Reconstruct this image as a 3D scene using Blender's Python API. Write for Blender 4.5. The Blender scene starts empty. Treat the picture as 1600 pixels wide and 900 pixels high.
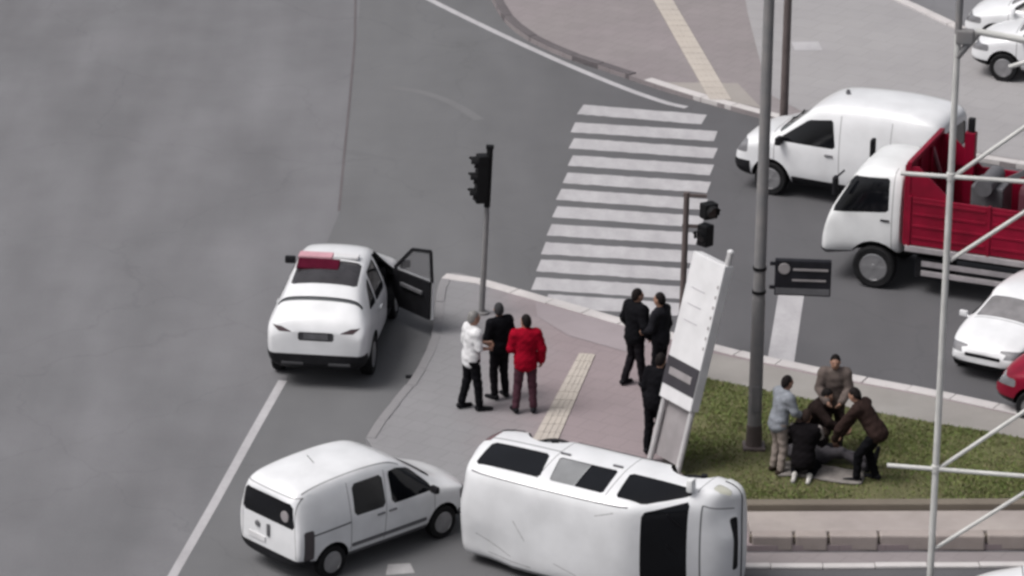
import bpy, bmesh, math, random
import numpy as np
from mathutils import Vector, Matrix
random.seed(7)
rng = np.random.default_rng(11)
R = math.radians
sc = bpy.context.scene
COL = sc.collection

# ------------------------------------------------------------------ camera, sky, sun, exposure
cam_d = bpy.data.cameras.new('camera'); cam = bpy.data.objects.new('camera', cam_d); COL.objects.link(cam)
PITCH, DIST, ROLL = R(20.6), 74.7, 0.0125
fwd = Vector((0, math.cos(PITCH), -math.sin(PITCH))); rt0 = Vector((1, 0, 0)); up0 = rt0.cross(fwd)
cxv = rt0*math.cos(ROLL)+up0*math.sin(ROLL); cyv = -rt0*math.sin(ROLL)+up0*math.cos(ROLL)
m = Matrix((cxv, cyv, -fwd)).transposed().to_4x4()
m.translation = Vector((0, -DIST*math.cos(PITCH), DIST*math.sin(PITCH)))
cam.matrix_world = m
cam_d.sensor_width = 36.0; cam_d.lens = 36.0*6500/1600; cam_d.clip_start = 1.0; cam_d.clip_end = 2000
sc.camera = cam

world = bpy.data.worlds.new('World'); sc.world = world; world.use_nodes = True
wn = world.node_tree.nodes; wl = world.node_tree.links
bg = wn['Background']
sky = wn.new('ShaderNodeTexSky'); sky.sky_type = 'NISHITA'; sky.sun_disc = False
SUN_EL, SUN_AZ = R(58), R(250)
sky.sun_elevation = SUN_EL; sky.sun_rotation = SUN_AZ
sky.air_density = 0.6; sky.dust_density = 6.0; sky.ozone_density = 1.0; sky.altitude = 0
hs = wn.new('ShaderNodeHueSaturation'); hs.inputs['Saturation'].default_value = 0.35
wl.new(sky.outputs[0], hs.inputs['Color']); wl.new(hs.outputs[0], bg.inputs['Color'])
bg.inputs['Strength'].default_value = 0.098

sd = bpy.data.lights.new('sun', 'SUN'); sun = bpy.data.objects.new('sun', sd); COL.objects.link(sun)
sd.energy = 1.65; sd.angle = R(28); sd.color = (1.0, 0.97, 0.95)
sdir = Vector((math.sin(SUN_AZ)*math.cos(SUN_EL), math.cos(SUN_AZ)*math.cos(SUN_EL), math.sin(SUN_EL)))
sun.rotation_euler = sdir.to_track_quat('Z', 'Y').to_euler()

vs = sc.view_settings
vs.view_transform = 'Standard'; vs.look = 'None'; vs.exposure = 0.5; vs.gamma = 1.0; vs.use_curve_mapping = False
sc.cycles.use_denoising = True
sc.cycles.filter_width = 2.9          # soft sampling filter, like a phone video frame
sc.cycles.max_bounces = 6

# ------------------------------------------------------------------ materials
MATS = {}
def mat(name, col, rough=0.6, metal=0.0, var=0.08, scale=6.0, coat=0.0, bump=0.0, bscale=60.0, emit=None, spec=0.5, col2=None, mix=0.5):
    if name in MATS: return MATS[name]
    M = bpy.data.materials.new(name); M.use_nodes = True
    nt = M.node_tree; N = nt.nodes; L = nt.links; b = N['Principled BSDF']
    b.inputs['Roughness'].default_value = rough; b.inputs['Metallic'].default_value = metal
    b.inputs['Coat Weight'].default_value = coat; b.inputs['Coat Roughness'].default_value = 0.08
    b.inputs['Specular IOR Level'].default_value = spec
    tc = N.new('ShaderNodeTexCoord')
    nz = N.new('ShaderNodeTexNoise'); nz.inputs['Scale'].default_value = scale; nz.inputs['Detail'].default_value = 5
    L.new(tc.outputs['Object'], nz.inputs['Vector'])
    rp = N.new('ShaderNodeValToRGB'); rp.color_ramp.elements[0].position = 0.35; rp.color_ramp.elements[1].position = 0.68
    c2 = col2 if col2 else tuple(min(1, c*(1+var)) for c in col)
    c1 = col if col2 else tuple(c*(1-var) for c in col)
    rp.color_ramp.elements[0].color = (*c1, 1); rp.color_ramp.elements[1].color = (*c2, 1)
    L.new(nz.outputs['Fac'], rp.inputs['Fac']); L.new(rp.outputs['Color'], b.inputs['Base Color'])
    if bump:
        n2 = N.new('ShaderNodeTexNoise'); n2.inputs['Scale'].default_value = bscale; n2.inputs['Detail'].default_value = 3
        L.new(tc.outputs['Object'], n2.inputs['Vector'])
        bp = N.new('ShaderNodeBump'); bp.inputs['Strength'].default_value = bump; bp.inputs['Distance'].default_value = 0.01
        L.new(n2.outputs['Fac'], bp.inputs['Height']); L.new(bp.outputs['Normal'], b.inputs['Normal'])
    if emit:
        b.inputs['Emission Color'].default_value = (*emit[:3], 1); b.inputs['Emission Strength'].default_value = emit[3]
    MATS[name] = M
    return M

def ground_mat(name, base, blotch, streak=0.0, grain=0.12, scale=0.35, tint=None, rough=0.85, xmix=None, slab=0.0, crack=0.0):
    """worn mineral surface: large blotches, directional wear streaks, fine grain and bump"""
    M = bpy.data.materials.new(name); M.use_nodes = True
    nt = M.node_tree; N = nt.nodes; L = nt.links; b = N['Principled BSDF']
    b.inputs['Roughness'].default_value = rough; b.inputs['Specular IOR Level'].default_value = 0.3
    geo = N.new('ShaderNodeNewGeometry')
    def noise(sc_, det, mapscale=None, rot=0):
        n = N.new('ShaderNodeTexNoise'); n.inputs['Scale'].default_value = sc_; n.inputs['Detail'].default_value = det
        if mapscale:
            mp = N.new('ShaderNodeMapping'); mp.inputs['Scale'].default_value = mapscale; mp.inputs['Rotation'].default_value = (0, 0, rot)
            L.new(geo.outputs['Position'], mp.inputs['Vector']); L.new(mp.outputs['Vector'], n.inputs['Vector'])
        else: L.new(geo.outputs['Position'], n.inputs['Vector'])
        return n.outputs['Fac']
    def fma(x, amp, mid=0.5):   # 1 + amp*(x-mid)*2
        a = N.new('ShaderNodeMath'); a.operation = 'MULTIPLY_ADD'; L.new(x, a.inputs[0])
        a.inputs[1].default_value = 2*amp; a.inputs[2].default_value = 1-2*amp*mid
        return a.outputs[0]
    def mul(x, y):
        a = N.new('ShaderNodeMath'); a.operation = 'MULTIPLY'; L.new(x, a.inputs[0]); L.new(y, a.inputs[1]); return a.outputs[0]
    v = mul(fma(noise(scale*(2.2 if streak else 1), 3, (1, 0.32, 1) if streak else None), blotch), fma(noise(scale*4.5, 4), blotch*0.4))
    v = mul(v, fma(noise(55, 2), grain))
    if streak: v = mul(v, fma(noise(0.9, 3, (1.0, 0.12, 1.0), R(-12)), streak))
    if slab:      # joints between paving slabs
        br = N.new('ShaderNodeTexBrick'); br.inputs['Scale'].default_value = 1.0; br.inputs['Brick Width'].default_value = slab; br.inputs['Row Height'].default_value = slab
        br.inputs['Mortar Size'].default_value = 0.012; br.inputs['Color1'].default_value = (1, 1, 1, 1); br.inputs['Color2'].default_value = (0.955, 0.955, 0.955, 1); br.inputs['Mortar'].default_value = (0.87, 0.87, 0.87, 1)
        mp = N.new('ShaderNodeMapping'); mp.inputs['Rotation'].default_value = (0, 0, R(31)); L.new(geo.outputs['Position'], mp.inputs['Vector']); L.new(mp.outputs[0], br.inputs['Vector'])
        v = mul(v, br.outputs['Color'])
    if crack:     # fine settlement cracks and sealed joints
        vo = N.new('ShaderNodeTexVoronoi'); vo.feature = 'DISTANCE_TO_EDGE'; vo.inputs['Scale'].default_value = 0.20
        nw = N.new('ShaderNodeTexNoise'); nw.inputs['Scale'].default_value = 0.8; nw.inputs['Detail'].default_value = 5; L.new(geo.outputs['Position'], nw.inputs['Vector'])
        va = N.new('ShaderNodeVectorMath'); va.operation = 'MULTIPLY_ADD'; L.new(nw.outputs['Color'], va.inputs[0]); va.inputs[1].default_value = (1.6, 1.6, 0); L.new(geo.outputs['Position'], va.inputs[2])
        L.new(va.outputs[0], vo.inputs['Vector'])
        mr2 = N.new('ShaderNodeMapRange'); mr2.inputs['From Min'].default_value = 0.0; mr2.inputs['From Max'].default_value = 0.006; mr2.inputs['To Min'].default_value = 1-crack; mr2.inputs['To Max'].default_value = 1.0
        L.new(vo.outputs['Distance'], mr2.inputs['Value']); v = mul(v, mr2.outputs[0])
    mx = N.new('ShaderNodeMix'); mx.data_type = 'RGBA'; mx.blend_type = 'MULTIPLY'; mx.inputs['Factor'].default_value = 1
    col = N.new('ShaderNodeMix'); col.data_type = 'RGBA'
    col.inputs['A'].default_value = (*base, 1); col.inputs['B'].default_value = (*(tint or base), 1)
    if xmix:      # the paving changes colour gradually from west to east
        sp = N.new('ShaderNodeSeparateXYZ'); L.new(geo.outputs['Position'], sp.inputs[0])
        mr = N.new('ShaderNodeMapRange'); mr.interpolation_type = 'SMOOTHSTEP'
        mr.inputs['From Min'].default_value = xmix[0]; mr.inputs['From Max'].default_value = xmix[1]
        ad = N.new('ShaderNodeMath'); ad.operation = 'MULTIPLY_ADD'; L.new(noise(0.9, 4), ad.inputs[0]); ad.inputs[1].default_value = 1.2; L.new(sp.outputs['X'], ad.inputs[2])
        L.new(ad.outputs[0], mr.inputs['Value']); L.new(mr.outputs[0], col.inputs['Factor'])
    else: L.new(noise(0.5, 3), col.inputs['Factor'])
    cc = N.new('ShaderNodeCombineColor')
    for i in range(3): L.new(v, cc.inputs[i])
    L.new(col.outputs['Result'], mx.inputs['A']); L.new(cc.outputs[0], mx.inputs['B'])
    L.new(mx.outputs['Result'], b.inputs['Base Color'])
    bp = N.new('ShaderNodeBump'); bp.inputs['Strength'].default_value = 0.35; bp.inputs['Distance'].default_value = 0.006
    L.new(noise(90, 2), bp.inputs['Height']); L.new(bp.outputs['Normal'], b.inputs['Normal'])
    MATS[name] = M
    return M

ASPH = ground_mat('asphalt', (0.142, 0.140, 0.149), 0.34, 0.20, scale=0.22, grain=0.2, tint=(0.126, 0.127, 0.134), crack=0.10)
ASPH2 = ground_mat('asphalt_newer', (0.118, 0.119, 0.124), 0.16, 0.14, tint=(0.086, 0.085, 0.091), grain=0.2, xmix=(-2.0, 4.5), crack=0.09)
PAVE = ground_mat('pavement_pink', (0.222, 0.194, 0.204), 0.16, 0.0, scale=0.6, tint=(0.205, 0.190, 0.188), slab=0.4)
PAVE_G = ground_mat('pavement_grey', (0.205, 0.202, 0.210), 0.13, 0.0, scale=0.5, tint=(0.185, 0.180, 0.186))
PLAZA = ground_mat('plaza_concrete', (0.285, 0.276, 0.284), 0.14, 0.0, scale=0.5, tint=(0.265, 0.258, 0.260), slab=0.6)
TACT = ground_mat('tactile_tile', (0.41, 0.37, 0.325), 0.14, 0.0, scale=1.2, tint=(0.37, 0.34, 0.315))
KERB = ground_mat('kerb_concrete', (0.47, 0.45, 0.455), 0.18, 0.0, scale=1.3, tint=(0.42, 0.40, 0.39))
KERB_D = ground_mat('kerb_dark', (0.10, 0.09, 0.095), 0.2, 0.0, scale=1.3)
BAND = ground_mat('concrete_band', (0.26, 0.24, 0.225), 0.2, 0.0, scale=1.0, tint=(0.23, 0.225, 0.215))
PAINT = ground_mat('road_paint', (0.345, 0.338, 0.35), 0.22, 0.1, grain=0.25, scale=1.6)
PAINT_W = ground_mat('road_paint_worn', (0.30, 0.295, 0.30), 0.28, 0.1, grain=0.3, scale=1.6)
SOIL = ground_mat('soil', (0.100, 0.088, 0.050), 0.35, 0.0, scale=1.0, tint=(0.095, 0.108, 0.040))
BLOCK = ground_mat('wall_concrete', (0.30, 0.262, 0.255), 0.3, 0.0, scale=1.1, tint=(0.24, 0.21, 0.19))
CAPM = ground_mat('wall_cap_brown', (0.12, 0.10, 0.085), 0.2, 0.0, scale=1.1, tint=(0.16, 0.14, 0.11))

WHITE = mat('paint_white', (0.63, 0.637, 0.652), 0.30, var=0.06, scale=2.3, coat=0.5)
WHITE2 = mat('paint_white_worn', (0.62, 0.63, 0.635), 0.40, var=0.07, scale=2.2, coat=0.25)
RED = mat('paint_red', (0.180, 0.002, 0.018), 0.45, var=0.2, scale=2.5, coat=0.05, spec=0.25)
GLASS = mat('tinted_glass', (0.005, 0.0055, 0.007), 0.08, var=0.2, scale=2, spec=0.3)
GLASS_L = mat('glass_painted_reflection', (0.20, 0.205, 0.21), 0.15, var=0.15, scale=2)  # pale grey base colour carries the sky reflection
RUBBER = mat('rubber', (0.009, 0.009, 0.010), 0.8, var=0.3, spec=0.2)
BLACKP = mat('black_plastic', (0.009, 0.009, 0.011), 0.6, var=0.25, bump=0.1, spec=0.2)
GREYP = mat('grey_plastic', (0.10, 0.10, 0.108), 0.5, var=0.15)
SEAM = mat('panel_gap', (0.07, 0.07, 0.075), 0.7, var=0.1)
SCUFF = mat('scuffed_paint', (0.30, 0.30, 0.305), 0.7, var=0.3, scale=14)
RIM = mat('wheel_alloy', (0.32, 0.32, 0.33), 0.35, metal=0.7, var=0.1)
STEEL = mat('galvanised_steel', (0.34, 0.34, 0.345), 0.5, metal=0.35, var=0.15, scale=9)
SILVER = mat('silver_rail', (0.46, 0.43, 0.445), 0.4, metal=0.5, var=0.12)
LAMP = mat('lamp_lens', (0.16, 0.16, 0.17), 0.2, var=0.2)
LAMPR = mat('tail_lens', (0.13, 0.075, 0.08), 0.25, var=0.2)
REDGLOW = mat('painted_red_glow', (0.050, 0.004, 0.013), 0.75, var=0.15, spec=0.04, emit=(0.5, 0.03, 0.09, 0.02))  # maroon with faint emission, imitates red glow on glass
PINKL = mat('pale_light_bar', (0.50, 0.27, 0.31), 0.4, var=0.1)
SIGNB = mat('signal_black', (0.006, 0.006, 0.007), 0.6, var=0.2, spec=0.2)
POLEG = mat('pole_grey', (0.16, 0.16, 0.165), 0.6, var=0.12, scale=4, col2=(0.20, 0.192, 0.19))
POLEB = mat('pole_brown', (0.105, 0.085, 0.082), 0.6, metal=0.1, var=0.15, scale=4)
MASTW = mat('mast_white', (0.47, 0.47, 0.455), 0.5, var=0.1, scale=3)
BOARDW = mat('sign_white', (0.56, 0.56, 0.57), 0.45, var=0.06, scale=3)
BOARDG = mat('sign_grey', (0.24, 0.225, 0.23), 0.5, var=0.12, scale=3)
BOARDD = mat('sign_dark', (0.030, 0.028, 0.034), 0.5, var=0.15, scale=3)
SKIN = mat('skin', (0.30, 0.17, 0.12), 0.55, var=0.06, scale=8)
EYEM = mat('eye_dark', (0.03, 0.02, 0.02), 0.3)
HAIRM = mat('hair_dark', (0.010, 0.008, 0.008), 0.7, var=0.3, scale=40, bump=0.4, spec=0.1)
HAIRG = mat('hair_grey', (0.16, 0.155, 0.15), 0.6, var=0.3, scale=40, bump=0.4)
def cloth(name, c): return mat('cloth_'+name, c, 0.9, var=0.16, scale=9, bump=0.25, bscale=45, spec=0.08)

# ------------------------------------------------------------------ object helpers
def obj(name, mesh, parent=None, m=None, smooth=None, loc=None):
    o = bpy.data.objects.new(name, mesh); COL.objects.link(o)
    if m is not None:
        for x in (m if isinstance(m, (list, tuple)) else [m]): mesh.materials.append(x)
    if parent: o.parent = parent
    if loc: o.location = loc
    if smooth is not None and len(mesh.polygons):
        mesh.polygons.foreach_set('use_smooth', [True]*len(mesh.polygons))
        mesh.set_sharp_from_angle(angle=R(smooth))
    return o
def empty(name, loc=(0, 0, 0), rz=0.0, label=None, cat=None, group=None, kind=None):
    o = bpy.data.objects.new(name, None); COL.objects.link(o); o.location = loc; o.rotation_euler = (0, 0, rz)
    o.empty_display_size = 0.3
    tag(o, label, cat, group, kind); return o
def tag(o, label=None, cat=None, group=None, kind=None):
    for k, v in (('label', label), ('category', cat), ('group', group), ('kind', kind)):
        if v: o[k] = v
    return o
def pyd(name, v, f):
    me = bpy.data.meshes.new(name); me.from_pydata([tuple(p) for p in v], [], f); me.update(); return me

class MB:
    """collects boxes, tubes and prisms into one mesh"""
    def __init__(s): s.bm = bmesh.new()
    def box(s, c, d, rot=None, bev=0.0):
        r = bmesh.ops.create_cube(s.bm, size=1.0); vs_ = r['verts']
        M = Matrix.Translation(Vector(c)) @ ((rot.to_4x4() if rot is not None else Matrix.Identity(4))) @ Matrix.Diagonal((*d, 1))
        bmesh.ops.transform(s.bm, matrix=M, verts=vs_)
        if bev:
            es = list({e for v in vs_ for e in v.link_edges})
            bmesh.ops.bevel(s.bm, geom=es, offset=bev, segments=2, affect='EDGES', profile=0.6)
        return s
    def tube(s, a, b, r0, r1=None, n=12, cap=True):
        a = Vector(a); b = Vector(b); d = b-a
        r = bmesh.ops.create_cone(s.bm, cap_ends=cap, segments=n, radius1=r0, radius2=r0 if r1 is None else r1, depth=d.length)
        M = Matrix.Translation((a+b)/2) @ d.to_track_quat('Z', 'Y').to_matrix().to_4x4()
        bmesh.ops.transform(s.bm, matrix=M, verts=r['verts']); return s
    def bar(s, a, b, w, h):
        a = Vector(a); b = Vector(b); d = b-a
        M = d.to_track_quat('X', 'Z').to_matrix()
        return s.box((a+b)/2, (d.length, w, h), M)
    def lathe(s, prof, c=(0, 0, 0), axis='Z', n=24):
        rings = []
        for (r, h) in prof:
            ring = []
            for k in range(n):
                t = 2*math.pi*k/n; x, y = r*math.cos(t), r*math.sin(t)
                p = {'Z': (x, y, h), 'Y': (x, h, y), 'X': (h, x, y)}[axis]
                ring.append(s.bm.verts.new(Vector(c)+Vector(p)))
            rings.append(ring)
        for a, b in zip(rings, rings[1:]):
            for k in range(n): s.bm.faces.new((a[k], a[(k+1) % n], b[(k+1) % n], b[k]))
        for ring in (rings[0], rings[-1]): s.bm.faces.new(ring)
        return s
    def prism(s, poly, z0, z1):
        lo = [s.bm.verts.new((x, y, z0)) for x, y in poly]; hi = [s.bm.verts.new((x, y, z1)) for x, y in poly]
        n = len(poly)
        s.bm.faces.new(hi); s.bm.faces.new(lo[::-1])
        for k in range(n): s.bm.faces.new((lo[k], lo[(k+1) % n], hi[(k+1) % n], hi[k]))
        return s
    def build(s, name, m, parent=None, smooth=None, loc=None):
        bmesh.ops.recalc_face_normals(s.bm, faces=s.bm.faces)
        me = bpy.data.meshes.new(name); s.bm.to_mesh(me); s.bm.free()
        return obj(name, me, parent, m, smooth, loc)

def struct(o): o['kind'] = 'structure'; return o
def sheet(name, poly, z, m, parent=None):
    o = obj(name, pyd(name, [(x, y, z) for x, y in poly], [list(range(len(poly)))]), parent, m)
    return o
def resample(pts, step):
    pts = [Vector((*p, 0)) if len(p) == 2 else Vector(p) for p in pts]
    out = [pts[0].copy()]; carry = 0.0
    for a, b in zip(pts, pts[1:]):
        L_ = (b-a).length; t = step-carry
        while t <= L_:
            out.append(a+(b-a)*(t/L_)); t += step
        carry = L_-(t-step)
    if (out[-1]-pts[-1]).length > 0.05: out.append(pts[-1].copy())
    return out
def smooth_path(pts, it=2):
    p = [Vector((x, y, 0)) for x, y in pts]
    for _ in range(it):
        q = [p[0]]
        for a, b in zip(p, p[1:]): q += [a*0.75+b*0.25, a*0.25+b*0.75]
        q.append(p[-1]); p = q
    return [(v.x, v.y) for v in p]
def strip_mesh(name, pts, w, z, m, parent=None):
    p = [Vector((x, y, 0)) for x, y in pts]; v = []; f = []
    for i, a in enumerate(p):
        d = (p[min(i+1, len(p)-1)]-p[max(i-1, 0)]).normalized(); n = Vector((-d.y, d.x, 0))
        v += [(a+n*w/2)+Vector((0, 0, z)), (a-n*w/2)+Vector((0, 0, z))]
    for i in range(len(p)-1): f.append((2*i, 2*i+1, 2*i+3, 2*i+2))
    return obj(name, pyd(name, v, f), parent, m)
def kerb_line(name, path, w, h, m, step=0.8, side=1, z0=0.0):
    """kerb of single stones along a path; the stones lie on the given side of the path"""
    root = empty(name, kind='structure')
    p = resample(path, step)
    for a, b in zip(p, p[1:]):
        d = (b-a)
        if d.length < 0.06: continue
        dn = d.normalized(); n = Vector((-dn.y, dn.x, 0))*side
        hh = h+random.uniform(-0.006, 0.006)
        c = (a+b)/2+n*(w/2+random.uniform(-0.008, 0.008))
        b_ = MB().box((0, 0, 0), (d.length-0.012, w, hh), bev=0.015)
        o = b_.build('kerb_stone', m, root)
        o.location = (c.x, c.y, z0+hh/2); o.rotation_euler = (0, 0, math.atan2(dn.y, dn.x)+random.uniform(-0.01, 0.01))
    return root

# ------------------------------------------------------------------ the setting
PZ = 0.10      # level of the raised pavements
struct(sheet('ground', [(-220, -160), (220, -160), (220, 240), (-220, 240)], -0.004, ASPH))
# newer asphalt right of the long seam
struct(sheet('road_resurfaced_lane', [(-3.55, 30), (-3.40, 17), (-3.33, 11), (-3.26, 4), (-3.6, 0.5), (-3.80, -4.6), (-4.26, -7.2), (-4.66, -9.9), (-5.08, -12.57), (-6.2, -20), (60, -20), (60, 30)], 0.0, ASPH2))
strip_mesh('road_seam', [(-3.56, 19), (-3.42, 15), (-3.36, 11), (-3.33, 8), (-3.28, 4)], 0.05, 0.003, KERB_D)['kind'] = 'structure'

# corner pavement with the pole, sign and grass
NW = smooth_path([(-2.35, -7.3), (-2.18, -6.39), (-1.66, -4.67), (-1.34, -2.6), (-1.36, -0.4), (-1.20, 0.62), (-0.55, 0.20), (0.34, -0.50), (2.03, -1.80), (3.55, -2.98), (5.47, -4.12), (7.14, -4.90), (8.56, -5.72), (13.0, -8.3)])
SOUTH = [(13.0, -11.1), (7.95, -11.22), (3.69, -11.40), (1.6, -10.9), (-0.4, -10.0), (-1.9, -8.7)]
struct(MB().prism(NW+SOUTH, -0.02, PZ).build('corner_pavement', ground_mat('corner_paving', (0.205, 0.203, 0.211), 0.13, 0.0, scale=0.6, tint=(0.238, 0.198, 0.206), xmix=(-0.4, 1.6), slab=0.4)))
W2 = [p for p in NW if p[1] < -0.2 and p[0] < 0]
kn = [p for p in NW if p[0] > -1.15 or p[1] > 0.3]
kerb_line('north_kerb', kn, 0.26, PZ+0.02, KERB, side=-1)
kw = [p for p in NW if p[0] < -1.1 and p[1] < 0.3]
kerb_line('west_kerb', kw, 0.16, PZ+0.012, PAVE_G, side=-1)
# ramp slabs at the crossing and the tactile strip
struct(sheet('dropped_kerb_ramp', [(0.42, -0.95), (2.2, -2.30), (2.35, -3.0), (2.0, -3.35), (1.0, -2.6), (0.45, -1.7)], PZ+0.008, ground_mat('ramp_pink', (0.255, 0.224, 0.235), 0.14, 0, scale=0.9)))
def tactile(name, a0, a1, b0, b1, n, z):
    root = empty(name, kind='structure')
    a0, a1, b0, b1 = [Vector((*p, 0)) for p in (a0, a1, b0, b1)]
    for i in range(n):
        t0, t1 = (i+0.02)/n, (i+0.98)/n
        q = [a0.lerp(b0, t0), a1.lerp(b1, t0), a1.lerp(b1, t1), a0.lerp(b0, t1)]
        mb = MB().prism([(p.x, p.y) for p in q], z, z+0.012+random.uniform(0, 0.003))
        for s in (0.25, 0.5, 0.75):     # raised guiding bars
            mb.bar(q[0].lerp(q[1], s)+Vector((0, 0, z+0.016)), q[3].lerp(q[2], s)+Vector((0, 0, z+0.016)), 0.03, 0.01)
        mb.build('tactile_tile', TACT, root)
    return root
tactile('tactile_paving', (1.17, -3.44), (1.44, -3.49), (0.36, -7.35), (0.77, -7.35), 11, PZ+0.004)
# concrete band between kerb and grass
gN = [(3.20, -4.45), (5.36, -5.62), (6.9, -6.33), (8.41, -6.98), (13, -9.2)]
struct(sheet('concrete_strip', [(3.30, -3.25), (5.35, -4.42), (7.05, -5.22), (8.5, -6.05), (13, -8.6)]+gN[::-1], PZ+0.006, BAND))
grass_poly = gN[:-1]+[(13, -9.3), (13, -10.3), (8.11, -10.2), (3.95, -10.35), (3.0, -9.2), (2.62, -8.3)]
struct(sheet('lawn_soil', grass_poly, PZ+0.010, SOIL))
struct(sheet('bare_soil', [(2.62, -8.3), (2.75, -7.6), (2.95, -6.6), (3.05, -5.6), (2.85, -5.9), (2.45, -8.2)], PZ+0.013, ground_mat('soil_bare', (0.115, 0.098, 0.085), 0.2, 0, scale=1.2)))
def inside(poly, x, y):
    c = False; n = len(poly); j = n-1
    for i in range(n):
        xi, yi = poly[i]; xj, yj = poly[j]
        if (yi > y) != (yj > y) and x < (xj-xi)*(y-yi)/(yj-yi)+xi: c = not c
        j = i
    return c
gv = []; gf = []; gm = []
bare = [(4.6, -8.3, 1.5), (5.2, -8.0, 1.2), (3.2, -8.6, 0.9), (4.0, -10.1, 0.8), (2.9, -6.5, 0.5), (6.0, -9.6, 0.9)]
while len(gf) < 46000:
    x = random.uniform(2.5, 10.2); y = random.uniform(-10.3, -4.4)
    if not inside(grass_poly, x, y): continue
    keep = 1.0
    for bx, by, br in bare:
        d = math.hypot(x-bx, (y-by)*1.3)/br
        if d < 1: keep = min(keep, 0.15+0.7*d*d)
    if random.random() > keep*(0.6+0.4*math.sin(1.7*x+0.6)*math.cos(2.1*y)): continue
    h = random.uniform(0.02, 0.055); w = random.uniform(0.008, 0.016); t = random.uniform(0, 6.28); k = len(gv)
    lx, ly = random.gauss(0, 0.025), random.gauss(0, 0.025); z = PZ+0.008
    gv += [(x-w*math.cos(t), y-w*math.sin(t), z), (x+w*math.cos(t), y+w*math.sin(t), z), (x+lx, y+ly, z+h)]
    gf.append((k, k+1, k+2)); gm.append(random.choices((0, 1, 2), (5, 3, 2+2*(keep < 1)))[0])
gme = pyd('grass', gv, gf)
go = obj('grass', gme, None, [mat('grass_olive', (0.125, 0.145, 0.042), 0.8, var=0.2), mat('grass_green', (0.115, 0.165, 0.040), 0.8, var=0.2), mat('grass_dry', (0.165, 0.145, 0.075), 0.8, var=0.2)])
gme.polygons.foreach_set('material_index', gm)
tag(go, 'short olive green lawn with worn brown patches', 'grass', kind='stuff')

# low block wall at the south side
wall = empty('low_wall', (3.5, -11.2, 0), label='low concrete block wall with dark joints along the lawn', cat='wall')
x = 3.72; k = 0
while x < 13:
    L_ = random.uniform(0.52, 0.86); yb = -11.40+(x-3.7)*0.04
    MB().box((0, 0, 0), (L_-random.uniform(0.02, 0.06), 0.26, 0.25), bev=0.03).build('block', BLOCK, wall, loc=(x+L_/2-3.5, yb+0.14+random.uniform(-0.015, 0.015)+11.2, 0.125))
    x += L_
MB().box((8.4-3.5, -11.06+11.2-0.02, 0.11), (9.4, 0.10, 0.20), Matrix.Rotation(math.atan(0.04), 3, 'Z')).build('joint_backing', CAPM, wall)
MB().box((8.4-3.5, -10.62+11.2, 0.13), (9.4, 0.76, 0.25), Matrix.Rotation(math.atan(0.04), 3, 'Z'), bev=0.02).build('wall_cap', ground_mat('cap_pink', (0.31, 0.27, 0.265), 0.3, 0, scale=1.0, tint=(0.27, 0.245, 0.225)), wall)
MB().box((8.4-3.5, -10.12+11.2, 0.20), (9.4, 0.22, 0.32), Matrix.Rotation(math.atan(0.04), 3, 'Z'), bev=0.02).build('soil_edging', CAPM, wall)
struct(sheet('footway_strip', [(3.4, -11.98), (13, -11.62), (13, -11.10), (3.4, -11.46)], 0.004, PAVE))
kerb_line('south_kerb', [(3.2, -12.10), (13, -11.72)], 0.16, 0.05, KERB, side=1)

# north island: pink paving left, light concrete plaza right
NI = smooth_path([(-1.2, 34), (-0.75, 20), (-0.50, 17.6), (-0.07, 15.6), (0.88, 13.95), (1.95, 12.85), (3.1, 11.55), (4.3, 10.45), (6.2, 8.9), (9.9, 6.9), (18, 2.8)])
struct(MB().prism(NI+[(60, -15), (60, 60), (-1.2, 60)], -0.02, PZ-0.004).build('north_pavement', PAVE))
struct(sheet('plaza_paving', [(5.05, 23.9), (5.05, 17), (5.2, 11.2), (6.3, 9.2), (9.9, 7.2), (18, 3.2), (14, 8.2), (9.96, 15.0), (8.3, 18.05)], PZ+0.004, PLAZA))
struct(sheet('north_road', [(5.2, 23.9), (8.42, 18.05), (10.08, 15.0), (14.1, 8.25), (60, -10), (60, 58), (5.2, 58)], PZ+0.006, ASPH))
kerb_line('plaza_kerb', [(5.1, 23.9), (8.3, 18.05), (9.96, 15.0), (13, 9.9)], 0.22, PZ+0.05, KERB, side=1)
kd_ = [p for p in NI if 11.5 < p[1] < 21 and p[0] < 2.6]
kerb_line('north_island_kerb', kd_, 0.20, PZ+0.02, KERB_D, side=1)
kerb_line('north_road_kerb', [p for p in NI if p[0] > 2.5 and p[1] < 12.2], 0.22, PZ+0.012, KERB, side=1)
tactile('tactile_paving', (2.92, 18.6), (3.34, 18.6), (3.98, 10.75), (4.42, 10.75), 20, PZ+0.004)
struct(sheet('pale_ramp', [(2.9, 11.9), (4.6, 11.9), (5.0, 10.3), (4.2, 10.75), (3.3, 11.5)], PZ+0.002, ground_mat('ramp_tan', (0.27, 0.25, 0.235), 0.15, 0, scale=0.8)))
struct(sheet('paint_patch', [(5.92, 14.2), (6.50, 14.25), (6.46, 14.85), (5.88, 14.8)], PZ+0.008, PAINT))

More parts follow.
